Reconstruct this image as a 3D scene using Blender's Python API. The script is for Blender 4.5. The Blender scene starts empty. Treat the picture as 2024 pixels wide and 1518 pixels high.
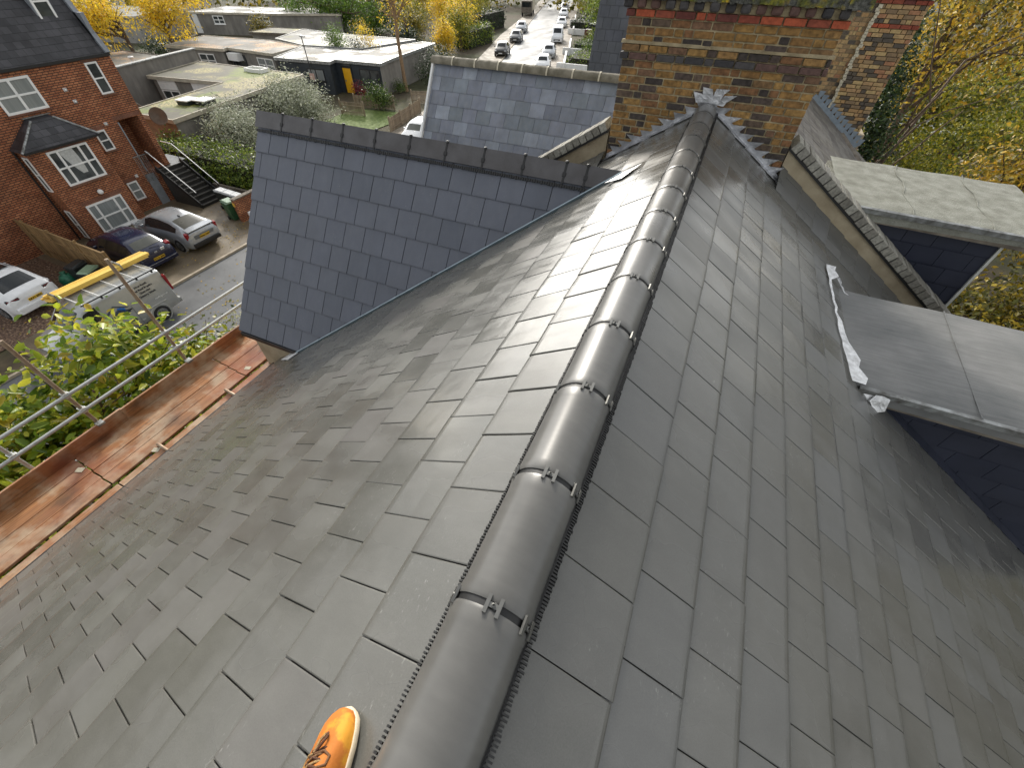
import bpy, math, random
import numpy as np
from mathutils import Vector, Matrix
R = math.radians
random.seed(7)
rng = np.random.default_rng(11)
C = bpy.context.scene.collection
H = 10.9                       # eye height above the street
SC = bpy.context.scene

# ------------------------------------------------------------------ camera, sky, sun, exposure
cam_d = bpy.data.cameras.new('camera'); cam = bpy.data.objects.new('camera', cam_d); C.objects.link(cam)
cam_d.sensor_fit = 'HORIZONTAL'; cam_d.sensor_width = 36.0
cam_d.lens = 36.0 * 809.37 / 2024.0
cam_d.clip_start = 0.05; cam_d.clip_end = 2000
_p, _y, _r = R(47.26), R(23.07), R(1.0)
_h = Vector((-math.sin(_y), math.cos(_y), 0)); _rt = Vector((math.cos(_y), math.sin(_y), 0)); _z = Vector((0, 0, 1))
_fw = _h*math.cos(_p) - _z*math.sin(_p); _up = _h*math.sin(_p) + _z*math.cos(_p)
_r2 = _rt*math.cos(_r) + _up*math.sin(_r); _u2 = -_rt*math.sin(_r) + _up*math.cos(_r)
cam.matrix_world = Matrix(((_r2.x, _u2.x, -_fw.x, 0), (_r2.y, _u2.y, -_fw.y, 0), (_r2.z, _u2.z, -_fw.z, H), (0, 0, 0, 1)))
SC.camera = cam

SUN_AZ, SUN_EL = R(-34), R(27)       # azimuth from +Y towards +X, elevation
w = bpy.data.worlds.new('World'); SC.world = w; w.use_nodes = True
nt = w.node_tree; nt.nodes.clear()
out = nt.nodes.new('ShaderNodeOutputWorld'); bg = nt.nodes.new('ShaderNodeBackground')
sky = nt.nodes.new('ShaderNodeTexSky'); sky.sky_type = 'NISHITA'; sky.sun_disc = False
sky.sun_elevation = SUN_EL; sky.sun_rotation = SUN_AZ
sky.air_density = 1.0; sky.dust_density = 1.8; sky.ozone_density = 1.0
hsv = nt.nodes.new('ShaderNodeHueSaturation'); hsv.inputs['Saturation'].default_value = 0.16
# thin broken cloud over the sky: brighter, whiter veils
tc = nt.nodes.new('ShaderNodeTexCoord'); mp = nt.nodes.new('ShaderNodeMapping'); mp.inputs['Scale'].default_value = (1.6, 1.6, 5.0)
nz = nt.nodes.new('ShaderNodeTexNoise'); nz.inputs['Scale'].default_value = 2.2; nz.inputs['Detail'].default_value = 6
rp = nt.nodes.new('ShaderNodeValToRGB'); rp.color_ramp.elements[0].position = 0.42; rp.color_ramp.elements[0].color = (.82, .84, .87, 1)
rp.color_ramp.elements[1].position = 0.66; rp.color_ramp.elements[1].color = (1.6, 1.58, 1.54, 1)
mul = nt.nodes.new('ShaderNodeMix'); mul.data_type = 'RGBA'; mul.blend_type = 'MULTIPLY'; mul.inputs[0].default_value = 1
nt.links.new(tc.outputs['Generated'], mp.inputs[0]); nt.links.new(mp.outputs[0], nz.inputs['Vector']); nt.links.new(nz.outputs['Fac'], rp.inputs[0])
nt.links.new(sky.outputs[0], hsv.inputs['Color'])
warm = nt.nodes.new('ShaderNodeMix'); warm.data_type = 'RGBA'; warm.blend_type = 'MULTIPLY'; warm.inputs[0].default_value = 1; warm.inputs[7].default_value = (1.0, .99, .965, 1)
nt.links.new(hsv.outputs[0], warm.inputs[6]); nt.links.new(warm.outputs[2], mul.inputs[6]); nt.links.new(rp.outputs[0], mul.inputs[7])
nt.links.new(mul.outputs[2], bg.inputs['Color']); nt.links.new(bg.outputs[0], out.inputs[0])
bg.inputs['Strength'].default_value = 0.15
sl = bpy.data.lights.new('sun', 'SUN'); sl.energy = 2.0; sl.angle = R(8); sl.color = (1.0, 0.93, 0.82)
so = bpy.data.objects.new('sun', sl); C.objects.link(so); so.location = (0, 0, 40)
_sd = Vector((math.sin(SUN_AZ)*math.cos(SUN_EL), math.cos(SUN_AZ)*math.cos(SUN_EL), math.sin(SUN_EL)))
so.rotation_euler = (-_sd).to_track_quat('-Z', 'Y').to_euler()
SC.view_settings.view_transform = 'Standard'; SC.view_settings.look = 'None'
SC.view_settings.exposure = 0.82; SC.view_settings.gamma = 1

# ------------------------------------------------------------------ materials
class NT:
    def __init__(s, name):
        s.m = bpy.data.materials.new(name); s.m.use_nodes = True; s.t = s.m.node_tree
        s.b = s.t.nodes['Principled BSDF']; s.o = s.t.nodes['Material Output']; s._tc = None
    def n(s, typ, **kw):
        x = s.t.nodes.new('ShaderNode' + typ)
        for k, v in kw.items(): setattr(x, k, v)
        return x
    def l(s, a, b): s.t.links.new(a, b)
    def coord(s, scale=(1, 1, 1), rot=(0, 0, 0)):
        if not s._tc: s._tc = s.n('TexCoord')
        m = s.n('Mapping'); m.inputs['Scale'].default_value = scale; m.inputs['Rotation'].default_value = rot
        s.l(s._tc.outputs['Object'], m.inputs[0]); return m.outputs[0]
    def noise(s, scale, detail=4, vec=None, rough=.55):
        x = s.n('TexNoise'); x.inputs['Scale'].default_value = scale; x.inputs['Detail'].default_value = detail; x.inputs['Roughness'].default_value = rough
        s.l(vec if vec is not None else s.coord(), x.inputs['Vector']); return x.outputs['Fac']
    def ramp(s, fac, stops, interp='LINEAR'):
        x = s.n('ValToRGB'); e = x.color_ramp.elements; x.color_ramp.interpolation = interp
        while len(e) < len(stops): e.new(.5)
        for i, (p, c) in enumerate(stops):
            e[i].position = p; e[i].color = (*c, 1) if hasattr(c, '__len__') else (c, c, c, 1)
        s.l(fac, x.inputs[0]); return x.outputs[0]
    def mix(s, fac, a, b, mode='MIX'):
        x = s.n('Mix'); x.data_type = 'RGBA'; x.blend_type = mode
        for i, v in ((0, fac), (6, a), (7, b)):
            if isinstance(v, (int, float)): x.inputs[i].default_value = v if i == 0 else (v, v, v, 1)
            elif isinstance(v, tuple): x.inputs[i].default_value = (*v, 1)
            else: s.l(v, x.inputs[i])
        return x.outputs[2]
    def math(s, op, a, b=0.0):
        x = s.n('Math', operation=op)
        for i, v in ((0, a), (1, b)):
            if isinstance(v, (int, float)): x.inputs[i].default_value = v
            else: s.l(v, x.inputs[i])
        return x.outputs[0]
    def island(s):
        return s.n('NewGeometry').outputs['Random Per Island']
    def bump(s, h, strength=.2, dist=.01):
        x = s.n('Bump'); x.inputs['Strength'].default_value = strength; x.inputs['Distance'].default_value = dist
        s.l(h, x.inputs['Height'])
        if s.b.inputs['Normal'].links: s.l(s.b.inputs['Normal'].links[0].from_socket, x.inputs['Normal'])
        s.l(x.outputs[0], s.b.inputs['Normal']); return x
    def col(s, c):
        if isinstance(c, tuple): s.b.inputs['Base Color'].default_value = (*c, 1)
        else: s.l(c, s.b.inputs['Base Color'])
    def rough(s, r):
        if isinstance(r, (int, float)): s.b.inputs['Roughness'].default_value = r
        else: s.l(r, s.b.inputs['Roughness'])

def simple(name, c, rough=.6, metal=0., var=.25, scale=6, bump=0., bscale=40, c2=None, spec=.5):
    s = NT(name); f = s.noise(scale, 5)
    d = c2 or tuple(x*(1-var) for x in c)
    s.col(s.ramp(f, [(.3, d), (.7, c)])); s.rough(s.ramp(f, [(.3, min(1, rough*1.15)), (.7, rough*.85)]))
    s.b.inputs['Metallic'].default_value = metal; s.b.inputs['Specular IOR Level'].default_value = spec
    if bump: s.bump(s.noise(bscale, 5), bump, .02)
    return s.m

def slate_mat(name, cols, mottle=.2, rough=(.18, .5), wet=2.2, streak=(1, 1, 1), spec=.5, bump=.05, patch=0.):
    s = NT(name)
    base = s.ramp(s.island(), [(i/(len(cols)-1), c) for i, c in enumerate(cols)])
    f = s.noise(3.2, 6); g = s.noise(1.0, 4, s.coord(streak), .55)
    base = s.mix(mottle, base, s.ramp(f, [(.25, .55), (.75, 1.4)]), 'MULTIPLY')
    base = s.mix(mottle*.7, base, s.ramp(g, [(.3, .7), (.7, 1.25)]), 'MULTIPLY')
    base = s.mix(.22, base, s.ramp(s.noise(240, 2), [(.3, .55), (.7, 1.45)]), 'MULTIPLY')
    wf = s.noise(wet, 2, s.coord(tuple(max(1, x**.35) for x in streak)), .4)
    wv = s.math('ADD', s.math('MULTIPLY', wf, .7), s.math('MULTIPLY', s.island(), .3))
    wetm = s.ramp(wv, [(.34, 0.), (.66, 1.)])
    if patch:
        # scattered pale lime bloom and drying marks
        k = s.ramp(s.noise(6, 7, s.coord(tuple(max(1, x**.4) for x in streak)), .7), [(.45, 0.), (.85, 1.)])
        base = s.mix(s.math('MULTIPLY', k, patch), base, (.26, .26, .245))
    if patch:
        k1 = s.ramp(s.noise(2.6, 3), [(.56, 0.), (.66, 1.)]); k2 = s.ramp(s.noise(1, 5, s.coord((70, 34, 40), (.3, .2, .7)), .7), [(.60, 0.), (.70, 1.)])
        base = s.mix(s.math('MULTIPLY', s.math('MULTIPLY', k1, k2), .45), base, (.40, .40, .38))
    base = s.mix(wetm, s.mix(1.0, base, (.90, .90, .89), 'MULTIPLY'), base)
    s.col(base)
    s.rough(s.mix(wetm, rough[0], rough[1]))
    s.b.inputs['Specular IOR Level'].default_value = spec
    s.bump(s.noise(4, 2), .12, .02)
    s.bump(g, bump, .004); s.bump(s.noise(190, 3), .05, .002)
    return s.m

def wall_uv(s, sc=1.0):
    """(horizontal run, height) from object coordinates, whichever way the wall faces"""
    tcn = s.n('TexCoord'); geo = s.n('NewGeometry')
    sp = s.n('SeparateXYZ'); s.l(tcn.outputs['Object'], sp.inputs[0])
    sn = s.n('SeparateXYZ'); s.l(geo.outputs['True Normal'], sn.inputs[0])
    ax = s.math('GREATER_THAN', s.math('ABSOLUTE', sn.outputs[0]), .7)
    u = s.math('ADD', s.math('MULTIPLY', sp.outputs[1], ax), s.math('MULTIPLY', sp.outputs[0], s.math('SUBTRACT', 1.0, ax)))
    cb = s.n('CombineXYZ'); s.l(u, cb.inputs[0]); s.l(sp.outputs[2], cb.inputs[1]); return cb.outputs[0]

def brick_mat(name, c1, c2, mortar, bw=.225, bh=.075, ms=.012, rough=.8):
    s = NT(name); uv = wall_uv(s)
    b = s.n('TexBrick'); b.inputs['Scale'].default_value = 1; b.inputs['Brick Width'].default_value = bw; b.inputs['Row Height'].default_value = bh
    b.inputs['Mortar Size'].default_value = ms; b.inputs['Mortar Smooth'].default_value = .2; b.inputs['Bias'].default_value = 0
    b.inputs['Color1'].default_value = (*c1, 1); b.inputs['Color2'].default_value = (*c2, 1); b.inputs['Mortar'].default_value = (*mortar, 1)
    s.l(uv, b.inputs['Vector'])
    f = s.noise(1.3, 6); c = s.mix(.8, b.outputs['Color'], s.ramp(f, [(.3, .62), (.7, 1.3)]), 'MULTIPLY')
    c = s.mix(.4, c, s.ramp(s.noise(14, 4), [(.3, .6), (.7, 1.35)]), 'MULTIPLY')
    s.col(c); s.rough(rough); s.bump(s.math('SUBTRACT', 1.0, b.outputs['Fac']), .6, .01); s.bump(s.noise(60), .2, .01)
    return s.m

def island_mat(name, cols, rough=.8, mottle=.5, mscale=25, bump=.4, bscale=60, spec=.4, interp='LINEAR'):
    s = NT(name); base = s.ramp(s.island(), [(i/(len(cols)-1), c) for i, c in enumerate(cols)], interp)
    f = s.noise(mscale, 6); base = s.mix(mottle, base, s.ramp(f, [(.3, .5), (.7, 1.45)]), 'MULTIPLY'); s.col(base); s.rough(rough)
    s.b.inputs['Specular IOR Level'].default_value = spec
    if bump: s.bump(s.noise(bscale, 5), bump, .01)
    return s.m

def leaf_mat(name, cols, trans=.35, rough=.45):
    s = NT(name); f = s.island()
    base = s.ramp(f, [(i/(len(cols)-1), c) for i, c in enumerate(cols)])
    base = s.mix(.8, base, s.ramp(s.noise(.75, 4), [(.32, .5), (.68, 1.55)]), 'MULTIPLY')  # clump-scale tone variety, with dark crown gaps put into the colour
    s.col(base); s.rough(rough); s.b.inputs['Specular IOR Level'].default_value = .35
    tr = s.n('BsdfTranslucent'); s.l(base, tr.inputs[0]); mx = s.n('MixShader'); mx.inputs[0].default_value = trans
    s.l(s.b.outputs[0], mx.inputs[1]); s.l(tr.outputs[0], mx.inputs[2]); s.l(mx.outputs[0], s.o.inputs[0])
    return s.m

MAT = {}
MAT['slate_l'] = slate_mat('wet grey slate front', [(.102, .101, .090), (.114, .113, .103), (.107, .106, .097), (.118, .117, .106), (.108, .104, .097)], .2, (.17, .36), 2.4, (2, 14, 2), .55, .05, .12)
MAT['slate_r'] = slate_mat('wet grey slate rear', [(.111, .110, .102), (.117, .116, .109), (.113, .112, .103), (.114, .115, .112), (.111, .109, .100)], .14, (.20, .40), 1.8, (2, 12, 2), .5, .04, .1)
MAT['slate_g'] = slate_mat('blue grey gable slate', [(.102, .113, .142), (.112, .122, .150), (.116, .126, .154), (.106, .116, .145)], .16, (.40, .58), 2, (9, 2, 2), .35, .05, .12)
MAT['slate_n'] = slate_mat('mixed purple grey slate', [(.13, .142, .18), (.27, .30, .36), (.15, .16, .20), (.31, .34, .40), (.16, .185, .21), (.21, .225, .275), (.19, .21, .26)], .5, (.4, .65), 4, (9, 3, 3), .4, .05, .6)
MAT['slate_w'] = slate_mat('weathered old slate', [(.13, .12, .105), (.17, .16, .145), (.11, .10, .092), (.15, .14, .12)], .7, (.6, .9), 5, (9, 9, 9), .3)
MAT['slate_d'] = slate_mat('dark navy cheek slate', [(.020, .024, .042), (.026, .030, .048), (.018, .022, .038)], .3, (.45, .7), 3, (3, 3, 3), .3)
MAT['slate_3'] = slate_mat('small dark slate', [(.06, .065, .075), (.085, .09, .10), (.07, .074, .088)], .4, (.4, .7), 5, (6, 6, 3), .4)
MAT['ridge'] = (lambda s: (s.col(s.mix(.25, s.ramp(s.noise(2.2, 5), [(.3, (.090, .089, .084)), (.7, (.130, .128, .121))]), s.ramp(s.noise(1, 4, s.coord((10, 40, 10))), [(.3, .75), (.7, 1.25)]), 'MULTIPLY')),
    s.rough(s.ramp(s.noise(3, 4), [(.35, .27), (.68, .40)])), s.bump(s.noise(1, 3, s.coord((12, 90, 12))), .03, .003), s.bump(s.noise(260, 3), .06, .002), s.m)[-1])(NT('wet half round ridge'))
MAT['ridge_g'] = simple('grey angled ridge', (.085, .082, .085), .5, 0, .35, 4, .15, 90, (.05, .046, .046))
MAT['black'] = simple('black plastic', (.012, .012, .012), .5)
MAT['steel'] = simple('stainless clip', (.20, .20, .19), .45, .7, .4, 30)
MAT['galv'] = simple('galvanised tube', (.55, .56, .54), .42, .7, .25, 14, .05, 60)
MAT['rusty_tube'] = simple('weathered steel tube', (.36, .30, .22), .55, .4, .45, 9, .1, 60, (.24, .15, .09))
MAT['lead'] = (lambda s: (s.col(s.ramp(s.noise(7, 6), [(.3, (.24, .245, .26)), (.7, (.60, .61, .64))])), s.rough(.38), s.b.inputs['Metallic'].__setattr__('default_value', .8), s.bump(s.noise(18, 4), .5, .02), s.m)[-1])(NT('lead flashing'))
MAT['foil'] = (lambda s: (s.col(s.ramp(s.noise(16, 6), [(.3, (.5, .5, .5)), (.65, (.85, .86, .87))])), s.rough(.4), s.b.inputs['Metallic'].__setattr__('default_value', .35), s.bump(s.noise(22, 5), .9, .03), s.m)[-1])(NT('torn foil flashing'))
MAT['valley'] = simple('blue grey valley metal', (.24, .31, .35), .35, .4, .25, 5)
MAT['render_c'] = simple('stained cream render', (.40, .34, .235), .85, 0, .5, 3.5, .35, 50, (.22, .175, .11))
MAT['render_g'] = simple('grey render', (.30, .29, .27), .9, 0, .35, 1.1, .3, 25)
MAT['coping'] = island_mat('weathered coping bricks', [(.20, .19, .16), (.30, .29, .25), (.16, .15, .125), (.26, .25, .22)], .9, .75, 35, .5)
MAT['stock'] = island_mat('london stock brick', [(.045, .036, .032), (.22, .125, .04), (.27, .155, .05), (.18, .09, .04), (.075, .055, .045), (.28, .165, .055), (.15, .085, .05), (.10, .07, .05), (.24, .135, .045), (.21, .115, .04), (.06, .048, .042), (.26, .15, .055), (.17, .10, .045), (.13, .08, .05)], .9, .95, 22, .8, 45, interp='CONSTANT')
MAT['red_brick'] = island_mat('red clay brick', [(.22, .05, .028), (.12, .034, .026), (.36, .08, .035), (.24, .06, .033), (.05, .03, .028)], .8, .6, 30, .6, 45, interp='CONSTANT')
MAT['dark_brick'] = island_mat('sooty brick', [(.035, .033, .035), (.06, .055, .055), (.10, .055, .045), (.025, .025, .028)], .7, .6, 30, .5, 45, interp='CONSTANT')
MAT['mortar'] = simple('sandy mortar', (.40, .33, .20), .95, 0, .5, 9, .5, 60, (.17, .135, .08))
MAT['moss'] = (lambda s: (s.col(s.mix(s.ramp(s.noise(7, 6), [(.45, 0.), (.6, 1.)]), s.ramp(s.noise(30, 5), [(.3, (.03, .03, .026)), (.7, (.15, .15, .13))]), s.ramp(s.noise(9, 4), [(.4, (.09, .10, .025)), (.55, (.26, .24, .03)), (.64, (.55, .37, .025))]))), s.rough(.95), s.bump(s.noise(40, 5), .9, .03), s.m)[-1])(NT('lichen covered stone'))
MAT['felt_l'] = simple('pale mineral felt', (.27, .275, .235), .9, 0, .5, 6, .8, 60, (.165, .165, .135))
MAT['felt_g'] = (lambda s: (s.col(s.mix(.8, s.ramp(s.noise(2.2, 6), [(.3, (.125, .13, .128)), (.7, (.20, .20, .195))]), s.ramp(s.noise(1, 6, s.coord((3, 45, 8)), .7), [(.3, .72), (.7, 1.25)]), 'MULTIPLY')), s.rough(.72), s.bump(s.noise(150, 4), .35, .006), s.m)[-1])(NT('grey mineral felt'))
MAT['trim'] = simple('streaky metal trim', (.42, .44, .44), .5, .5, .6, 9, .1, 50, (.10, .095, .085))
MAT['old_wood'] = simple('weathered grey fascia', (.19, .165, .13), .85, 0, .45, 5, .3, 40, (.08, .065, .05))
MAT['white'] = simple('white paint', (.82, .82, .80), .5, 0, .12, 4)
MAT['cream'] = simple('cream paint', (.62, .56, .42), .7, 0, .35, 20)
MAT['bead'] = simple('pale corner bead', (.55, .56, .52), .6, 0, .3, 12)
def _board():
    s = NT('wet scaffold board')
    isl = s.ramp(s.island(), [(0, (.20, .075, .03)), (.3, (.33, .15, .06)), (.6, (.25, .10, .038)), (1, (.37, .185, .085))])
    g = s.noise(1, 6, s.coord((55, 1.3, 55)), .7)
    c = s.mix(.75, isl, s.ramp(g, [(.3, .35), (.72, 1.55)]), 'MULTIPLY')
    k = s.ramp(s.noise(3.5, 7), [(.45, 0.), (.62, 1.)])
    c = s.mix(s.math('MULTIPLY', k, .5), c, (.55, .46, .33))
    k2 = s.ramp(s.noise(3.3, 6, s.coord((1, .5, 1))), [(.56, 0.), (.7, 1.)])
    c = s.mix(s.math('MULTIPLY', k2, .7), c, (.06, .038, .025)); k3 = s.ramp(s.noise(.8, 4), [(.52, 0.), (.66, 1.)]); c = s.mix(s.math('MULTIPLY', k3, .5), c, (.30, .065, .025))
    s.col(c); s.rough(s.ramp(s.noise(3, 4), [(.35, .28), (.65, .6)])); s.bump(g, .3, .006); return s.m
MAT['board'] = _board()
MAT['boot'] = (lambda s: (s.col(s.mix(s.ramp(s.noise(16, 6), [(.49, 0.), (.58, .8)]), s.ramp(s.noise(9, 5), [(.3, (.36, .115, .02)), (.7, (.50, .17, .03))]), (.62, .30, .03))), s.rough(.72), s.b.inputs['Specular IOR Level'].__setattr__('default_value', .25), s.bump(s.noise(120, 4), .25, .004), s.m)[-1])(NT('orange nubuck'))
MAT['sole'] = simple('off white rubber', (.66, .56, .40), .6, 0, .2, 30)
MAT['lace'] = island_mat('speckled brown lace', [(.05, .02, .012), (.11, .045, .02), (.38, .26, .11)], .8, .6, 260, .3, 300)

# ------------------------------------------------------------------ mesh builder
class MB:
    """collects geometry (z given relative to the eye, world z = z + H)"""
    def __init__(s): s.v = []; s.f = []; s.sm = []; s.mi = []
    def add(s, vs, fs, smooth=False, mi=0):
        o = len(s.v); s.v += [tuple(map(float, p)) for p in vs]
        for f in fs: s.f.append(tuple(o+i for i in f)); s.sm.append(smooth); s.mi.append(mi)
        return s
    def box(s, x0, x1, y0, y1, z0, z1, mi=0):
        vs = [(x, y, z) for z in (z0, z1) for y in (y0, y1) for x in (x0, x1)]
        return s.add(vs, [(0, 2, 3, 1), (4, 5, 7, 6), (0, 1, 5, 4), (2, 6, 7, 3), (0, 4, 6, 2), (1, 3, 7, 5)], mi=mi)
    def obox(s, c, ax, ay, az, hx, hy, hz, mi=0, bev=0):
        c = Vector(c); ax, ay, az = Vector(ax).normalized(), Vector(ay).normalized(), Vector(az).normalized()
        vs = [c + ax*(i*hx) + ay*(j*hy) + az*(k*hz) for k in (-1, 1) for j in (-1, 1) for i in (-1, 1)]
        return s.add(vs, [(0, 2, 3, 1), (4, 5, 7, 6), (0, 1, 5, 4), (2, 6, 7, 3), (0, 4, 6, 2), (1, 3, 7, 5)], mi=mi)
    def prism(s, poly, d, mi=0):
        """polygon of 3-D points swept by vector d"""
        n = len(poly); d = Vector(d); a = [Vector(p) for p in poly]; b = [p+d for p in a]
        nn = Vector((0, 0, 0))
        for i in range(n): nn += (a[i]).cross(a[(i+1) % n])
        fs = [tuple(range(n))[::-1], tuple(range(n, 2*n))] + [(i, (i+1) % n, n+(i+1) % n, n+i) for i in range(n)]
        if nn.dot(d) < 0: fs = [f[::-1] for f in fs]
        return s.add(a+b, fs, mi=mi)
    def poly_z(s, pts, z0, z1, mi=0):
        return s.prism([(x, y, z0) for x, y in pts], (0, 0, z1-z0), mi)
    def tube(s, pts, r, n=10, smooth=True, cap=True, mi=0):
        pts = [Vector(p) for p in pts]; rs = r if hasattr(r, '__len__') else [r]*len(pts)
        t0 = (pts[1]-pts[0]).normalized(); a = t0.orthogonal().normalized(); vs = []
        for i, p in enumerate(pts):
            t = (pts[min(i+1, len(pts)-1)] - pts[max(i-1, 0)]).normalized()
            a = (a - t*a.dot(t)).normalized(); b = t.cross(a)
            for k in range(n):
                an = 2*math.pi*k/n; vs.append(p + (a*math.cos(an) + b*math.sin(an))*rs[i])
        fs = [(i*n+k, i*n+(k+1) % n, (i+1)*n+(k+1) % n, (i+1)*n+k) for i in range(len(pts)-1) for k in range(n)]
        s.add(vs, fs, smooth, mi)
        if cap:
            L = len(pts)-1
            s.add(vs[:n], [tuple(range(n))[::-1]], False, mi); s.add(vs[L*n:], [tuple(range(n))], False, mi)
        return s
    def lathe(s, c, axis, prof, n=20, smooth=True, mi=0):
        """prof: list of (along axis, radius)"""
        c = Vector(c); t = Vector(axis).normalized(); a = t.orthogonal().normalized(); b = t.cross(a); vs = []
        for h, r in prof:
            for k in range(n):
                an = 2*math.pi*k/n; vs.append(c + t*h + (a*math.cos(an)+b*math.sin(an))*r)
        fs = [(i*n+k, i*n+(k+1) % n, (i+1)*n+(k+1) % n, (i+1)*n+k) for i in range(len(prof)-1) for k in range(n)]
        return s.add(vs, fs, smooth, mi)
    def build(s, name, mat, parent=None, local=False):
        o0 = Vector((0, 0, 0))
        if not local:
            if parent is not None: o0 = Vector(ROOT[parent.name])
            else:
                a = np.array(s.v); o0 = Vector((a[:, 0].mean(), a[:, 1].mean(), a[:, 2].min()+H))
            vs = [(x-o0.x, y-o0.y, z+H-o0.z) for x, y, z in s.v]
        else: vs = s.v
        me = bpy.data.meshes.new(name); me.from_pydata(vs, [], s.f); me.polygons.foreach_set('use_smooth', s.sm)
        for m in (mat if isinstance(mat, (list, tuple)) else [mat]): me.materials.append(MAT[m] if isinstance(m, str) else m)
        if any(s.mi): me.polygons.foreach_set('material_index', s.mi)
        me.validate(); me.update()
        ob = bpy.data.objects.new(name, me); C.objects.link(ob)
        if parent is not None: ob.parent = parent; ROOT[ob.name] = ROOT[parent.name] if not local else (0, 0, 0)
        elif not local: ob.location = o0; ROOT[ob.name] = tuple(o0)
        else: ROOT[ob.name] = (0, 0, 0)
        return ob
ROOT = {}
def thing(name, label, cat, loc, rz=0, group=None, scale=1):
    """Empty at the base of a thing; loc z relative to the eye"""
    o = bpy.data.objects.new(name, None); C.objects.link(o); o.empty_display_size = .3
    o.location = (loc[0], loc[1], loc[2]+H); o.rotation_euler = (0, 0, rz); o.scale = (scale,)*3
    ROOT[o.name] = tuple(o.location); return tag(o, label, cat, group)
def tag(o, label=None, cat=None, group=None, kind=None):
    if label: o['label'] = label
    if cat: o['category'] = cat
    if group: o['group'] = group
    if kind: o['kind'] = kind
    return o
def dup(root, loc, rz, label, group=None):
    r = root.copy(); C.objects.link(r); r.location = (loc[0], loc[1], loc[2]+H); r.rotation_euler = (0, 0, rz); r['label'] = label
    if group: r['group'] = group
    ROOT[r.name] = tuple(r.location)
    for ch in list(root.children):
        c = ch.copy(); C.objects.link(c); c.parent = r
        for g in ch.children:
            d = g.copy(); C.objects.link(d); d.parent = c
    return r

# ------------------------------------------------------------------ slates
def clip_poly(poly, hp):
    for a, b, c in hp:
        o = []
        for i in range(len(poly)):
            p, q = poly[i], poly[(i+1) % len(poly)]
            dp, dq = a*p[0]+b*p[1]-c, a*q[0]+b*q[1]-c
            if dp <= 0: o.append(p)
            if (dp < 0 < dq) or (dq < 0 < dp):
                t = dp/(dp-dq); o.append((p[0]+(q[0]-p[0])*t, p[1]+(q[1]-p[1])*t))
        poly = o
        if len(poly) < 3: return []
    return poly
def slates(mb, O, U, S, N, tails, first, wdt, phases, u0, u1, hp=(), gap=.0048, t=.012, th=.008, lap=.045, tilt=.0024, bev=.006, warp=.0016):
    O, U, S, N = Vector(O), Vector(U).normalized(), Vector(S).normalized(), Vector(N).normalized()
    for k, st in enumerate(tails):
        s0 = first if k == 0 else tails[k-1]-lap
        ph = phases[k % len(phases)]
        j0 = math.floor((u0-ph)/wdt)-1; j1 = math.ceil((u1-ph)/wdt)+1
        for j in range(j0, j1):
            a = max(ph+j*wdt+gap/2, u0); b = min(ph+(j+1)*wdt-gap/2, u1)
            if b-a < .015: continue
            jt = random.uniform(-.003, .003)
            rect = [(a, s0), (b, s0), (b, st+jt), (a, st+jt)]
            cp = clip_poly(rect, hp) if hp else rect
            if len(cp) < 3: continue
            ca, cb = random.uniform(-tilt, tilt), random.uniform(-tilt, tilt); cw = random.uniform(-warp, warp); cl = random.uniform(-warp, warp)*1.6
            ti = random.uniform(0, .002); se = st+jt
            def h(u, s):
                fu = (u-a)/(b-a); fs = (s-s0)/(se-s0)
                return -t + (t+ti)*fs + ca*(fu-.5) + cb*(fu-.5)*fs + cw*4*fu*(1-fu)*fs + cl*4*fs*(1-fs)*.6
            P = lambda u, s, dz=0: O + U*u + S*s + N*(h(u, s)+dz)
            full = len(cp) == 4 and all(any(abs(p[0]-q[0])+abs(p[1]-q[1]) < 1e-6 for q in rect) for p in cp)
            if full:
                us = [a, a+bev*.5, (a+b)/2, b-bev*.5, b]; ss = [s0, s0+(se-s0)*.5, s0+(se-s0)*.8, se-bev*5, se-bev*2.6, se-bev, se]
                vs = []; d = [-.0016, 0, 0, 0, -.0016]; ds = [0, 0, 0, 0, -.0009, -.0026, -.0058]
                for si, s in enumerate(ss):
                    for ui, u in enumerate(us): vs.append(P(u, s, d[ui] + ds[si]))
                nrw = len(ss)
                fs = [(r*5+c, r*5+5+c, r*5+6+c, r*5+1+c) for r in range(nrw-1) for c in range(4)]
                o = len(mb.v); mb.add(vs, fs, False)
                rim = [r*5 for r in range(nrw)] + [(nrw-1)*5+c for c in range(1, 5)] + [r*5+4 for r in range(nrw-2, -1, -1)]
                ob = len(mb.v); mb.v += [tuple(Vector(vs[i]) - N*th) for i in rim]
                for i in range(len(rim)-1):
                    mb.f.append((o+rim[i], ob+i, ob+i+1, o+rim[i+1])); mb.sm.append(False); mb.mi.append(0)
            else:
                top = [P(u, s) for u, s in cp]; n = len(top); low = [p-N*th for p in top]
                ar = sum(cp[i][0]*cp[(i+1) % n][1]-cp[(i+1) % n][0]*cp[i][1] for i in range(n))
                fs = [tuple(range(n))] + [(i, n+i, n+(i+1) % n, (i+1) % n) for i in range(n)]
                mb.add(top+low, fs)
    return mb

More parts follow.
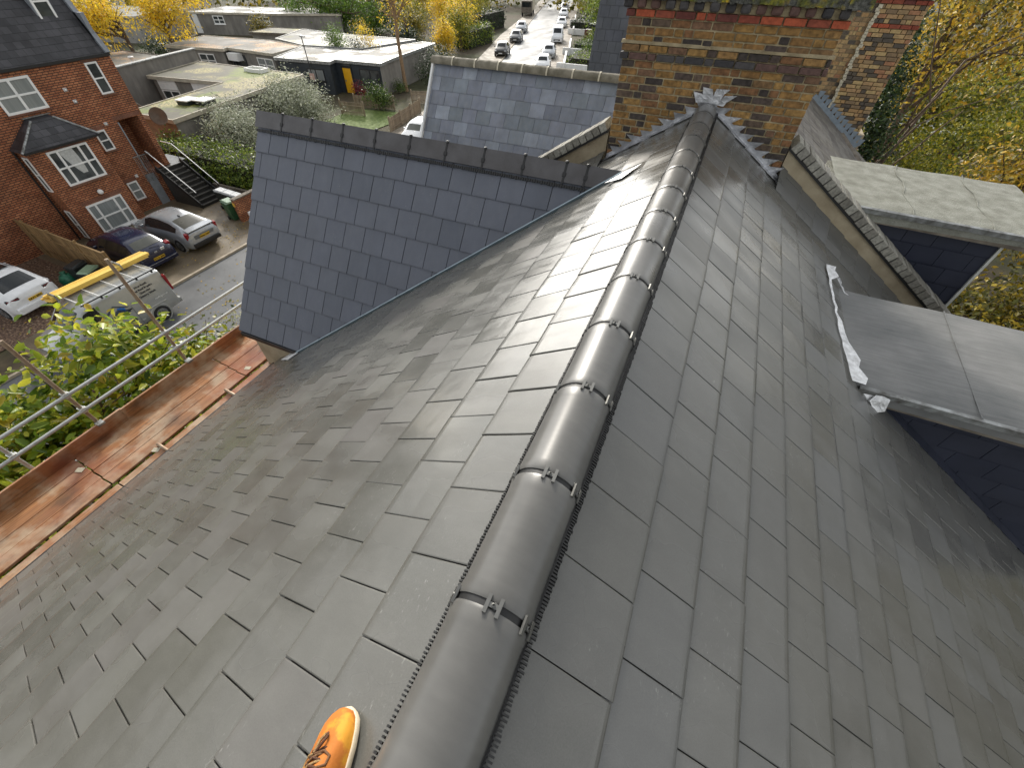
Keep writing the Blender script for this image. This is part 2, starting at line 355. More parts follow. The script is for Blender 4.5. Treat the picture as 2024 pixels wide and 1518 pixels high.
# ------------------------------------------------------------------ main house
XC, D, G = -.17, 6.15, -H
AL, AR_, HL, HR = R(33), R(33.6), -1.307, -1.275
def zl(x): return HL - math.tan(AL)*(XC-x)
def zr(x): return HR - math.tan(AR_)*(x-XC)
YB, EAVE_L, EAVE_R = -5.0, -5.55, 5.3
house = thing('slate_roofed_house', 'terraced house with newly laid wet grey slate roof and half round ridge', 'house', (0, 1, G))
SL = Vector((-math.cos(AL), 0, -math.sin(AL))); NL = Vector((-math.sin(AL), 0, math.cos(AL)))
SR = Vector((math.cos(AR_), 0, -math.sin(AR_))); NR = Vector((math.sin(AR_), 0, math.cos(AR_)))
tl = [.478+.326*k for k in range(19)]; tr = [.497+.286*k for k in range(22)]
mb = MB(); slates(mb, (XC, 0, HL), (0, 1, 0), SL, NL, tl, .06, .296, (.30*.296, .78*.296), YB, D, tilt=.0040, warp=.0022, bev=.0075, t=.014)
mb.build('roof_slope', 'slate_l', house)
mb = MB(); slates(mb, (XC, 0, HR), (0, 1, 0), SR, NR, tr, .06, .297, (.83*.297, .27*.297), YB, D, tilt=.0018, warp=.0013, gap=.0042, t=.010, th=.007, bev=.007)
o = mb.build('roof_slope', 'slate_r', house)
# slates kicked up against the party wall on both slopes
for S_, Hh, t_, s_min, rise, m_ in ((SL, HL, tl, 1.36, .10, 'slate_l'), (SR, HR, tr, 1.25, .165, 'slate_r')):
    U_ = Vector((0, .36, rise)); N_ = U_.cross(S_) if S_.x < 0 else S_.cross(U_)
    N_ = N_.normalized(); N_ = N_ if N_.z > 0 else -N_
    mb = MB(); slates(mb, Vector((XC, D-.30, Hh))+N_*.004, U_, S_, N_, t_, .06, .30, (0, -.16), 0, U_.length, [(0, -1, -s_min)], tilt=.001, warp=.0004); mb.build('abutment_slates', m_, house)
# boarding under the slates, walls
mb = MB()
for S_, N_, Hh, L in ((SL, NL, HL, 6.28), (SR, NR, HR, 6.4)):
    c = Vector((XC, (YB+D)/2, Hh)) + S_*(L/2) - N_*.075
    mb.obox(c, (0, 1, 0), S_, N_, (D-YB)/2-.005, L/2, .045)
mb.build('roof_deck', 'black', house)
mb = MB(); mb.box(-5.3, 5.0, YB+.1, D-.02, G, -4.85)
mb.prism([(-5.3, YB+.12, -4.85), (5.0, YB+.12, -4.85), (XC, YB+.12, -1.62)], (0, .2, 0)); mb.build('wall', 'render_c', house)
# ridge tiles with dry ridge unions and clips
U0, PIT, RC, RZ = .277, .455, .126, -1.259-.126
ys = [U0+PIT*j for j in range(-11, 13)] + [6.12]
AH = R(100)
def arc(mb, y0, y1, r0, r1, r, n=22, a0=-AH, a1=AH, flare=0):
    th = .014; vs = []; prof = [(y0, r0), (y0+.012, r0+.0035), (y0+.05, r), (y1-.05, r), (y1-.012, r1+.0035), (y1, r1)]
    for y, rr in prof:
        for k in range(n+1):
            a = a0+(a1-a0)*k/n; vs.append((XC+rr*math.sin(a)*1.0, y, RZ+rr*math.cos(a)))
    m = n+1; fs = [(i*m+k, i*m+k+1, (i+1)*m+k+1, (i+1)*m+k) for i in range(len(prof)-1) for k in range(n)]
    mb.add(vs, [f[::-1] for f in fs], True)
    vi = [(XC+(rr-th)*math.sin(a0+(a1-a0)*k/n), y, RZ+(rr-th)*math.cos(a0+(a1-a0)*k/n)) for y, rr in (prof[0], prof[-1]) for k in range(n+1)]
    v2 = [vs[k] for k in range(m)] + vi[:m]; mb.add(v2, [(k, k+1, m+k+1, m+k) for k in range(n)])
    v3 = [vs[(len(prof)-1)*m+k] for k in range(m)] + vi[m:]; mb.add(v3, [(k, m+k, m+k+1, k+1) for k in range(n)])
    mb.add(vi, [(k, k+1, m+k+1, m+k) for k in range(n)], True)
    for kk in (0, n):
        e = [vs[i*m+kk] for i in range(len(prof))]; e2 = [vi[kk], vi[m+kk]]
        mb.add([e[0], e[-1], e2[1], e2[0]], [(0, 1, 2, 3)])
def clip(mb, y, a, w_=.03):
    t = Vector((math.cos(a), 0, -math.sin(a))); nrm = Vector((math.sin(a), 0, math.cos(a))); c = Vector((XC, y, RZ)) + nrm*(RC+.005)
    for sg in (-1, 1): mb.obox(c + t*(sg*w_*.62), t, (0, 1, 0), nrm, .0055, .026, .004)
    mb.obox(c - nrm*.002, t, (0, 1, 0), nrm, w_*.62, .007, .003)
    mb.lathe(c + nrm*.001, nrm, [(0, .006), (.005, .006), (.0055, .004)], 8)
for i in range(len(ys)-1):
    a, b = ys[i]+.0105, ys[i+1]-.0105
    mb = MB(); arc(mb, a, b, RC, RC, RC-.001); tl_ = mb.build('ridge_tile', 'ridge', house)
    if i > 0 or True:
        mb = MB(); y = ys[i]
        vs = []; n = 20
        for yy in (y-.0125, y+.0125):
            for k in range(n+1):
                an = -AH+2*AH*k/n; vs.append((XC+(RC-.004)*math.sin(an), yy, RZ+(RC-.004)*math.cos(an)))
        mb.add(vs, [(k, n+1+k, n+2+k, k+1) for k in range(n)], True)
        for an in (-1.22, .12, 1.0): mb.lathe((XC+RC*math.sin(an), y, RZ+RC*math.cos(an)), (math.sin(an), 0, math.cos(an)), [(-.004, .012), (.004, .012), (.004, 0)], 8)
        mb.build('ridge_union', 'black', tl_)
        for an in (-1.25, .06, 1.02): mb = MB(); clip(mb, y, an); mb.build('ridge_clip', 'steel', tl_)
mb = MB()
for sg in (-1, 1):
    x0 = XC + sg*.131; zz = (zl(x0) if sg < 0 else zr(x0))
    k = 0; y = YB
    while y < 6.1:
        tilt_ = random.uniform(-.3, .3)
        ln = random.uniform(.007, .012)*(.6 if sg < 0 else 1)
        mb.obox((x0+sg*ln*.3, y, zz+.012), (sg, 0, -.62), (0, 1, tilt_*.2), (0, 0, 1), ln, .0026, .009); y += random.uniform(.0095, .0125)
    mb.box(min(x0-sg*.02, x0-sg*.004), max(x0-sg*.02, x0-sg*.004), YB, 6.1, zz-.02, zz+.012)
mb.build('ridge_vent_comb', 'black', house)
# gutter at the front eaves
mb = MB()
mb.box(EAVE_L-.12, EAVE_L-.005, YB, 2.95, -4.98, -4.905); mb.build('gutter', 'black', house)

# ------------------------------------------------------------------ front gable of the main house
GY, GZ, GA = 4.82, -1.731, math.atan(1.397)
SG = Vector((0, -math.cos(GA), -math.sin(GA))); NG = Vector((0, -math.sin(GA), math.cos(GA)))
XV = -6.1
def valley_x(z): return XC - (HL - z)/math.tan(AL)
s_end = 3.215
xa, xb = valley_x(GZ)+.02, valley_x(GZ - math.sin(GA)*s_end)+.02
hpv = [(s_end, (xa-xb), xa*s_end)]           # u <= xa + (xb-xa)*s/s_end
mb = MB(); slates(mb, (0, GY, GZ), (1, 0, 0), SG, NG, [.503+.339*k for k in range(9)], .06, .332, (-5.841, -5.984), XV, 0, hpv, t=.020, th=.014, gap=.009, tilt=.0012, warp=.0006)
gab = mb.build('gable_slope', 'slate_g', house)
mb = MB(); mb.prism([Vector((XV+.03, GY, GZ))-NG*.02, Vector((xa-.03, GY, GZ))-NG*.02, Vector((xb-.03, GY, GZ))+SG*s_end-NG*.02, Vector((XV+.03, GY, GZ))+SG*s_end-NG*.02], -NG*.05)
mb.prism([Vector((XV+.03, GY, GZ-.03)), Vector((xa, GY, GZ-.03)), Vector((xb, GY+1.95, -4.4)), Vector((XV+.03, GY+1.95, -4.4))], (0, -.02, -.05))
mb.build('gable_deck', 'black', house)
# angled ridge tiles with black unions
rx = [-6.12, -5.62, -5.09, -4.56, -4.03, -3.50, -2.97, -2.45, -1.93, -1.42, -1.17, -.80]
for i in range(len(rx)-1):
    a, b = rx[i]+.007, rx[i+1]-.007; mb = MB()
    cz = GZ+.045
    for sg in (-1, 1):
        dd = Vector((0, sg*math.cos(GA), -math.sin(GA))); nn = Vector((0, sg*math.sin(GA), math.cos(GA)))
        p0 = Vector((0, GY, cz)); wv = .215
        q = [p0, p0+dd*wv, p0+dd*wv-nn*.016, p0-Vector((0, 0, .02))]
        x1, x2 = (a, b)
        cut = 0 if i < len(rx)-2 else .13
        vs = [Vector((x1, p.y, p.z)) for p in q] + [Vector((x2-(cut if k in (1, 2) else 0), p.y, p.z)) for k, p in enumerate(q)]
        mb.add(vs, [(0, 1, 5, 4), (1, 2, 6, 5), (2, 3, 7, 6), (0, 3, 2, 1), (4, 5, 6, 7)])
    t_ = mb.build('gable_ridge_tile', 'ridge_g', house)
    if i:
        mb = MB()
        for sg in (-1,):
            dd = Vector((0, sg*math.cos(GA), -math.sin(GA))); nn = Vector((0, sg*math.sin(GA), math.cos(GA)))
            mb.obox(Vector((rx[i], GY, cz))+dd*.11-nn*.001, (1, 0, 0), dd, nn, .012, .118, .006)
            mb.obox(Vector((rx[i], GY, cz))+dd*.135+nn*.006, (1, 0, 0), dd, nn, .02, .022, .006); mb.lathe(Vector((rx[i], GY, cz+.004)), (0, 0, 1), [(-.01, .022), (.008, .02), (.012, 0)], 8)
        mb.build('ridge_union', 'black', t_)
mb = MB()
x = XV+.02
while x < -1.0:
    mb.obox(Vector((x, GY, GZ+.012))+SG*.225, (1, 0, random.uniform(-.2, .2)), SG, NG, .012, random.uniform(.012, .022), .008); x += .03
mb.build('ridge_vent_strip', 'black', house)
# valley gutter edge
mb = MB(); pa = Vector((xa, GY, GZ)); pb = Vector((xb, GY, GZ))+SG*s_end
dv = (pb-pa).normalized(); nv = (NG+NL).normalized(); sv = dv.cross(nv).normalized()
if sv.x < 0: sv = -sv
mb.obox((pa+pb)/2 + sv*.055 + nv*.012, dv, sv, nv, (pb-pa).length/2+.02, .035, .004)
mb.obox((pa+pb)/2 + sv*.018 + nv*.02, dv, sv, nv, (pb-pa).length/2+.02, .008, .03)
mb.build('valley_gutter', 'valley', house)
mb = MB(); q = [Vector((xa+.0, GY-.02, GZ+.02)), Vector((xa+.20, GY-.02, zl(xa+.20)+.012)), Vector((xa+.06, GY-.26, zl(xa+.06)+.012)), Vector((xa-.12, GY-.2, zl(xa-.12)+.03))]
mb.prism(q, (0, 0, .004)); q = [(xb-.42, 2.86, zl(xb-.42)+.006), (xb-.05, 2.75, zl(xb-.05)+.006), (xb+.05, 2.9, zl(xb+.05)+.006), (xb-.3, 3.02, zl(xb-.3)+.006)]
mb.prism(q, (0, 0, .004)); mb.build('flashing_patch', 'foil', house)
mb = MB(); mb.box(XV+.04, xb+.04, 2.93, 3.01, -4.43, -4.365); mb.build('gable_edge_strip', 'black', house)  # thin black strip just beneath the last row of slates
mb = MB(); mb.box(-5.9, -3.6, 3.0, 6.14, G, -4.44); mb.prism([(-5.9, 3.06, -4.44), (-5.9, 6.14, -4.44), (-5.9, 6.14, -3.7), (-5.9, GY, -1.95)], (.2, 0, 0))
mb.build('bay_wall', 'render_c', house)

# ------------------------------------------------------------------ brick stack helper
def brick_rows(mbs, mort, x0, x1, y, z0, rows, bh=.075, dep=.09, joint=.0145, bl=.215, seedless=0):
    """rows: list of (kind, projection). Bricks face -Y. mbs: dict kind -> MB"""
    z = z0
    for r_, (kind, prj) in enumerate(rows):
        a, b = x0-prj, x1+prj; x = a
        first = [bl*.5, bl, bl*.75][r_ % 3]; i = 0
        while x < b-.01:
            L = first if i == 0 else (bl if random.random() < .68 else bl*.48)
            e = min(x+L, b)
            if b-e < .05: e = b
            jy = random.uniform(-.004, .004)
            if e-x > .02: mbs[kind].box(x+joint/2, e-joint/2, y-prj+jy, y-prj+dep, z+joint/2, z+bh-joint/2)
            x = e; i += 1
        z += bh
    return z
def bevel_all(ob, wd=.004):
    m = ob.modifiers.new('bevel', 'BEVEL'); m.width = wd; m.segments = 2; m.limit_method = 'ANGLE'; return ob

chim = MB(); chim.box(-1.27, .85, D+.012, D+.85, -2.5, -.12)
stack = chim.build('chimney_stack', 'mortar', house)
kinds = {'stock': MB(), 'red_brick': MB(), 'dark_brick': MB()}
rows = [('stock', 0)]*15
zt = brick_rows(kinds, None, -1.28, .86, D, -2.055, rows)
zt = brick_rows(kinds, None, -1.28, .86, D, zt, [('dark_brick', .028), ('stock', .022)])
zs = zt
zt = brick_rows(kinds, None, -1.28, .86, D, zt, [('stock', 0)]*3)
zt = brick_rows(kinds, None, -1.28, .86, D, zt, [('red_brick', .03)])
for k, m in kinds.items(): bevel_all(m.build('brick_course', k, stack), .006)
mb = MB(); mb.prism([(-1.31, D-.024, zs), (-1.31, D, zs+.028), (-1.31, D+.05, zs+.028), (-1.31, D+.05, zs)], (2.2, 0, 0)); mb.build('mortar_fillet', 'mortar', stack)
mb = MB(); x = -1.34; mbm = MB()
while x < .9:
    wd = random.uniform(.085, .105); mb.box(x, x+wd, D-.075, D+.1, zt+.004, zt+.082); x += wd+random.uniform(.045, .062)
bevel_all(mb.build('dentil', 'dark_brick', stack), .02)
mbm.box(-1.31, .89, D-.02, D+.1, zt, zt+.085); mbm.build('dentil_bed', 'mortar', stack)
mb = MB(); nx, x0, x1 = 60, -1.42, .99; z0 = zt+.088
for i in range(nx):
    a = x0+(x1-x0)*i/nx; b = x0+(x1-x0)*(i+1)/nx
    pr_ = .10+.03*math.sin(i*.7)+random.uniform(-.015, .015); mb.box(a, b+.002, D-pr_, D+.9, z0-random.uniform(0, .012), z0+.075+random.uniform(-.01, .02))
mb.build('mossy_corbel', 'moss', stack)
mb = MB(); mb.box(-1.30, .88, D-.03, D+.86, z0+.075, -.12+.22); mb.build('stack_top', 'moss', stack)
# stepped lead flashing against the stack, soakers along the wall
mb = MB(); yF = D-.008
for sg, f, xe in ((-1, zl, -1.27), (1, zr, .88)):
    x0, ta = XC+sg*.05, math.tan(AL if sg < 0 else AR_)
    top = lambda x: f(x)+.058
    P = [(x0, yF, f(x0)-.01), (xe, yF, f(xe)-.01), (xe, yF, top(xe)), (x0, yF, top(x0))]
    mb.prism(P, (0, .005, 0))
    z = top(x0)+.035; st = .0755
    while True:
        xin = x0+sg*(top(x0)-z)/ta
        if abs(xin-x0) > abs(xe-x0)-.03: break
        L = random.uniform(.13, .19)
        xo = xin+sg*L; lo = z-.062; xl = x0+sg*(top(x0)-lo)/ta
        if abs(xl-x0) < abs(xe-x0):
            q = [(xin-sg*.03, yF-.004, z-.004), (xo, yF-.012-random.uniform(0, .01), z+random.uniform(-.006, .012)), (xl+sg*.005, yF-.005, lo), (xl-sg*.05, yF-.004, lo)]
            mb.prism(q, (0, .003, 0))
        z -= st
    N_ = NL if sg < 0 else NR; S_ = SL if sg < 0 else SR; Hh = HL if sg < 0 else HR
    s = .1; smax = abs(xe-XC)/math.cos(AL)+3.6
    while s < smax:
        c = Vector((XC, D-.045, Hh))+S_*(s+.15)+N_*.008
        mb.obox(c, (0, 1, random.uniform(-.02, .02)), S_+N_*.03, N_, .045, .165, .0025); s += .29
for q in ([(-.31, -1.27), (-.37, -1.165), (-.27, -1.18), (-.2, -1.25)], [(-.24, -1.27), (-.28, -1.115), (-.17, -1.125), (-.12, -1.25)], [(-.16, -1.27), (-.13, -1.12), (.02, -1.115), (-.03, -1.16), (-.06, -1.26)], [(-.08, -1.27), (-.02, -1.175), (.11, -1.165), (.02, -1.24), (.0, -1.28)]):
    mb.prism([(x, yF-.012-random.uniform(0, .006), z) for x, z in q], (0, .005, 0))
mb.build('stepped_lead_flashing', 'lead', stack)

# ------------------------------------------------------------------ party wall
pw = thing('parapet_wall', 'low rendered parapet wall with brick on edge coping running down both roof slopes', 'wall', (0, D+.2, -1.8))
mbc, mbw, mbd = MB(), MB(), MB()
for sg, f, xs, xe, ang in ((-1, zl, -1.30, -5.6, AL), (1, zr, .87, 5.3, AR_)):
    mbw.prism([(xs, D+.05, f(xs)+.33), (xe, D+.05, f(xe)+.33), (xe, D+.05, f(xe)-.6), (xs, D+.05, f(xs)-.6)], (0, .25, 0))
    S_ = Vector((sg*math.cos(ang), 0, -math.sin(ang))); N_ = Vector((sg*math.sin(ang), 0, math.cos(ang)))
    L = abs(xe-xs)/math.cos(ang); s = .0
    mbd.obox(Vector((xs, D+.165, f(xs)+.345))+S_*(L/2), S_, (0, 1, 0), N_, L/2, .15, .014)  # thin black strip along the drip line under the coping
    while s < L:
        wd = .098+random.uniform(-.006, .006); tw = random.uniform(-.02, .02)
        mbc.obox(Vector((xs, D+.165+random.uniform(-.006, .006), f(xs)+.345))+S_*(s+wd/2)+N_*(.065+random.uniform(-.004, .004)), S_+N_*tw, (0, 1, 0), N_-S_*tw, wd/2-.004, .165, .052); s += wd+.004
mbw.build('rendered_face', 'render_c', pw); mbd.build('drip_strip', 'black', pw); bevel_all(mbc.build('coping', 'coping', pw), .006)

# ------------------------------------------------------------------ rear dormers
def dormer(parent, zroof, x0, x1, y0, y1, yc, cheek_x1, front_x, f, felt, ang, N_, trim_col='trim', hp_z=None, slates_mat='slate_d', fall=.012):
    mb = MB(); th = .05
    zr2 = lambda x: zroof-(x-x0)*fall
    nx, ny = 14, 10; vs = []
    for i in range(nx+1):
        for j in range(ny+1):
            x = x0+(x1-x0)*i/nx; y = y0+(y1-y0)*j/ny
            zz = zr2(x)+.006*math.sin(i*1.3+j*.8)+random.uniform(-.002, .002) - (.012 if j in (0, ny) else 0)
            vs.append((x, y, zz))
    fs = [(i*(ny+1)+j, (i+1)*(ny+1)+j, (i+1)*(ny+1)+j+1, i*(ny+1)+j+1) for i in range(nx) for j in range(ny)]
    mb.add(vs, fs, True)
    mb.box(x0, x1, y0+.01, y1-.01, zr2(x1)-.12, zr2(x1)-.02)
    d = mb.build('dormer', felt, parent)
    # lap joints in the felt
    for k in ((.30,) if felt == 'felt_g' else (.33, .68)):
        mb = MB()
        x = x0+(x1-x0)*k; pts = [(x+(.03*math.sin(q*1.7) if felt != 'felt_g' else 0)+.05*q/8*(y1-y0), y0+(y1-y0)*q/8, zr2(x)+.012) for q in range(9)]
        pts = [(x_, y_, z_-.006) for x_, y_, z_ in pts]
        for a, b in zip(pts, pts[1:]): mb.obox((Vector(a)+Vector(b))/2, Vector(b)-Vector(a), (1, 0, 0), (0, 0, 1), (Vector(b)-Vector(a)).length/2, .007, .0016)
        mb.build('felt_lap', felt, d)
    mb = MB(); n = 12
    for i in range(n):
        a = x0+.12+(x1-x0-.12)*i/n; b = x0+.12+(x1-x0-.12)*(i+1)/n
        mb.obox(((a+b)/2, y0-.008, zr2((a+b)/2)-.028), (1, 0, -fall), (0, 1, .2+random.uniform(-.15, .15)), (0, -.2, 1), (b-a)/2+.003, .018, .03)
    mb.build('metal_trim', trim_col, d)
    mb = MB(); mb.prism([(x0+.15, y0+.012, zr2(x0)-.055), (x1-.02, y0+.012, zr2(x1)-.055), (x1-.02, y0+.012, zr2(x1)-.175), (x0+.23, y0+.012, zr2(x0)-.175)], (0, .025, 0)); mb.build('fascia', 'old_wood', d)
    # tile hung cheek: triangle between the flat roof and the slope
    ztop = zroof-.13; mb = MB()
    xt = XC + (HR-ztop)/math.tan(ang); 
    O_ = Vector((0, yc, ztop)); nn = Vector((0, -1, 0))
    # local coords: u = x, s = depth below ztop; below slope: s <= (x-xt)*tan
    hp = [(-math.tan(ang), 1.0, -xt*math.tan(ang)+.0), (1, 0, cheek_x1)]
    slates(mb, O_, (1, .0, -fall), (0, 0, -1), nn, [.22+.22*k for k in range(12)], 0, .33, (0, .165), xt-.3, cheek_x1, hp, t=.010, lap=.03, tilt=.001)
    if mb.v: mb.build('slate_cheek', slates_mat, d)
    mb = MB(); mb.prism([(xt+.02, yc+.02, ztop), (cheek_x1-.01, yc+.02, ztop), (cheek_x1-.01, yc+.02, f(cheek_x1)-.05), (xt+.02, yc+.02, ztop-.05)], (0, y1-yc-.2, 0)); mb.build('dormer_wall', 'black', d)
    mb = MB(); z_c = f(front_x)
    mb.box(front_x-.02, front_x+.012, yc-.02, yc+.012, z_c-.05, zr2(front_x)-.14); mb.build('corner_bead', 'bead', d)
    return d
d1 = dormer(house, -2.575, 1.70, 5.0, 3.42, 5.02, 3.62, 4.8, 4.8, zr, 'felt_g', AR_, NR)
# torn foil upstand along the back of our dormer roof
mb = MB()
def ribbon(mb, pts, wds, side, nrm):
    vs = []
    for (p, w_) in zip(pts, wds):
        p = Vector(p); vs += [p, p+Vector(side)*w_+Vector(nrm)*random.uniform(-.01, .02)]
    mb.add(vs, [(2*i, 2*i+1, 2*i+3, 2*i+2) for i in range(len(pts)-1)])
n = 18; pts = []; wds = []
for i in range(n+1):
    y = 5.24-(1.86)*i/n; x = 1.615+.012*random.uniform(-1, 1)+.10*(i/n)**2; pts.append((x, y, zr(x)+.014+.004*random.random()))
    wds.append((.11 if i < 3 else (.025 if i < 10 else .05+.10*((i-10)/8)))*random.uniform(.7, 1.2))
ribbon(mb, pts, wds, (.92, 0, -.1), (0, 0, .3))
ribbon(mb, [(1.74+.02*i, 5.14-.04*i, zr(1.74+.02*i)+.03) for i in range(7)], [.05, .06, .03, .04, .03, .05, .03], (.6, -.5, 0), (0, 0, 1))
for cx, cy in ((1.80, 3.44), (1.88, 3.42), (1.96, 3.40)):
    q = [(cx, cy, -2.60), (cx+.10, cy-.02, -2.615), (cx+.12, cy-.05, -2.70-random.uniform(0, .05)), (cx+.06, cy-.06, -2.76), (cx-.03, cy-.04, -2.66)]
    mb.prism(q, (0, .004, .003))
mb.build('torn_foil_flashing', 'foil', house)
mb = MB(); s = 1.5; xq = 2.05
while xq < 4.6:
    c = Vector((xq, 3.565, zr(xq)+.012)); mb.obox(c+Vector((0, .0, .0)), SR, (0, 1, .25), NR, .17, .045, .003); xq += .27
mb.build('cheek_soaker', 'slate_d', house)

# ------------------------------------------------------------------ neighbouring house behind the parapet
nb = thing('slate_roofed_house', 'older neighbouring house behind the parapet with mottled purple grey slate gable and clay ridge', 'house', (0, 11, G))
NYE = 16.0
mb = MB(); slates(mb, (XC, 0, HR), (0, 1, 0), SR, NR, [.3*k for k in range(1, 22)], .0, .3, (0, .15), D+.35, NYE, tilt=.003, warp=.002); mb.build('roof_slope', 'slate_w', nb)
mb = MB(); slates(mb, (XC, 0, HL), (0, 1, 0), SL, NL, [.3*k for k in range(1, 22)], .0, .3, (0, .15), D+.35, NYE, tilt=.003); mb.build('roof_slope', 'slate_w', nb)
mb = MB(); mb.box(-5.3, 5.0, D+.33, NYE, G, -4.9); mb.prism([(-5.3, D+.33, -4.9), (5.0, D+.33, -4.9), (XC, D+.33, -1.5)], (0, NYE-D-.33, 0)); mb.build('wall', 'render_c', nb)
NGY, NGZ, NGA = 9.76, -1.80, math.atan(1.49)
S2 = Vector((0, -math.cos(NGA), -math.sin(NGA))); N2 = Vector((0, -math.sin(NGA), math.cos(NGA)))
nxa = valley_x(NGZ)+.02; nse = 3.3; nxb = valley_x(NGZ-math.sin(NGA)*nse)+.02
mb = MB(); slates(mb, (0, NGY, NGZ), (1, 0, 0), S2, N2, [.30+.278*k for k in range(11)], .03, .34, (-6.08, -5.91), -6.13, 0, [(nse, (nxa-nxb), nxa*nse)], gap=.006, t=.013, tilt=.003, warp=.0015)
mb.build('gable_slope', 'slate_n', nb)
mb = MB(); mb.prism([Vector((-6.1, NGY, NGZ))-N2*.02, Vector((nxa, NGY, NGZ))-N2*.02, Vector((nxb, NGY, NGZ))+S2*nse-N2*.02, Vector((-6.1, NGY, NGZ))+S2*nse-N2*.02], -N2*.05)
mb.prism([(-6.1, NGY, NGZ-.02), (nxa, NGY, NGZ-.02), (nxb, NGY+2, NGZ-2.98), (-6.1, NGY+2, NGZ-2.98)], (0, -.03, -.05)); mb.build('gable_deck', 'black', nb)
x = -6.2
while x < -1.9:
    mb = MB(); L = .545
    for sg in (-1, 1):
        vs = []
        for k in range(7):
            a = sg*R(95)*k/6
            for xx, rr in ((x+.01, .115), (x+L-.01, .122)): vs.append((xx, NGY+rr*math.sin(a), NGZ-.03+rr*math.cos(a)))
        mb.add(vs, [(2*k, 2*k+1, 2*k+3, 2*k+2) if sg < 0 else (2*k, 2*k+2, 2*k+3, 2*k+1) for k in range(6)], True)
    t_ = mb.build('gable_ridge_tile', MAT.setdefault('clay', simple('mossy clay ridge', (.23, .205, .155), .85, 0, .5, 7, .3, 60, (.11, .10, .07))), nb)
    mb = MB(); vs = []
    for k in range(13):
        a = -R(95)+R(190)*k/12
        for xx in (x+L-.016, x+L+.016): vs.append((xx, NGY+.126*math.sin(a), NGZ-.03+.126*math.cos(a)))
    mb.add(vs, [(2*k, 2*k+1, 2*k+3, 2*k+2) for k in range(12)], True); mb.build('mortar_joint', 'cream', t_); x += L
mb = MB(); mb.obox(Vector((-6.16, NGY, NGZ))+S2*1.65+N2*.0, (1, 0, 0), S2, N2, .022, 1.65, .05); mb.build('bargeboard', 'white', nb)
mb = MB(); mb.box(-5.95, -3.4, 8.3, 12.0, G, -4.5); mb.prism([(-5.95, 8.3, -4.5), (-5.95, 12, -4.5), (-5.95, NGY, -1.9)], (.2, 0, 0)); mb.build('bay_wall', 'render_c', nb)
d2 = dormer(nb, -2.20, 1.75, 4.1, 6.47, 8.35, 6.62, 3.62, 3.62, zr, 'felt_l', AR_, NR, fall=.02)
# second stack, beyond
MAT['stock2'] = island_mat('pale stock brick', [(.36, .22, .10), (.42, .30, .14), (.28, .19, .10), (.10, .08, .06), (.38, .24, .12), (.34, .17, .09), (.40, .27, .13), (.22, .15, .085), (.09, .075, .06), (.40, .25, .12)], .85, .5, 20, .5, 40, interp='CONSTANT')
kinds = {'stock2': MB(), 'red_brick': MB(), 'dark_brick': MB()}
CY = 15.9
rows = [('stock2', 0)]*26 + [('red_brick', .02)] + [('stock2', 0)]*4 + [('red_brick', .03)] + [('dark_brick', .05), ('dark_brick', .09)]
s2 = MB(); s2.box(.6, 3.70, CY+.015, CY+.9, -4, -.62); s2 = s2.build('chimney_stack', 'mortar', nb)
zt2 = brick_rows(kinds, None, 2.72, 3.72, CY-.06, -3.62, rows, bh=.0875, dep=.12, bl=.235)
rows2 = [('stock2', 0)]*31 + [('red_brick', .02)] + [('dark_brick', .05), ('stock2', .02), ('dark_brick', .06)]
brick_rows(kinds, None, .6, 2.70, CY, -3.62, rows2, bh=.0875, dep=.12, bl=.16)
for k, m in kinds.items(): m.build('brick_course', k, s2)
mb = MB(); 
for i in range(34): 
    z = -3.0+.062*i; mb.obox((2.71+random.uniform(-.02, .02), CY-.075, z), (1, 0, 0), (0, 1, 0), (random.uniform(-.1, .1), 0, 1), random.uniform(.022, .05), .03, .036)
mb.build('mortar_corner', 'cream', s2)
mb = MB(); mb.box(2.62, 3.86, CY-.18, CY+1, zt2, zt2+.2); mb.box(.5, 2.6, CY-.1, CY+1, zt2-.02, zt2+.12); mb.build('mossy_corbel', 'moss', s2)
mb = MB()
for k in range(13):
    x = 2.3+k*.125; z = zr(x); mb.prism([(x, CY-.085, z+.24), (x+.15, CY-.09, z+.23), (x+.1, CY-.085, z+.10), (x, CY-.08, z+.0)], (0, .01, 0))
mb.obox((3.0, CY-.1, zr(3.0)+.05), SR, (0, 1, 0), NR, .95, .02, .06)
mb.build('stepped_lead_flashing', MAT.setdefault('lead2', simple('blue lead', (.26, .31, .36), .5, .3, .3, 8)), s2)
# gutter and rail past the stack
mb = MB(); mb.obox((3.9, 14.2, -4.0), (.45, -.8, -.30), (1, .55, 0), (0, 0, 1), 1.5, .10, .03); mb.build('rear_gutter', 'old_wood', nb)

th_ = thing('slate_roofed_house', 'third house of the terrace, a steep slope of small dark slates beside the stack', 'house', (-3, 17, G))
S3 = Vector((0, -.30, -1)).normalized(); N3 = Vector((0, -1, .30)).normalized()
mb = MB(); slates(mb, (0, 16.62, -.2), (1, 0, 0), S3, N3, [.275*k for k in range(1, 14)], 0, .265, (0, .13), -4.32, -1.2, (), gap=.008, t=.013, tilt=.003); mb.build('gable_slope', 'slate_3', th_)
mb = MB(); mb.prism([(-4.28, 16.66, -.2), (-1.2, 16.66, -.2), (-1.2, 15.6, -3.75), (-4.28, 15.6, -3.75)], (0, .1, 0)); mb.prism([(-4.28, 16.66, -.2), (-1.2, 16.66, -.2), (-1.2, 18.2, -3.75), (-4.28, 18.2, -3.75)], (0, -.1, 0)); mb.build('gable_deck', 'black', th_)
mb = MB(); mb.box(-4.2, 4.0, 16.35, 22, G, -3.7); mb.prism([(-4.2, 15.75, -3.7), (-4.2, 18, -3.7), (-4.2, 16.64, -.4)], (2.8, 0, 0)); mb.build('wall', 'render_c', th_)

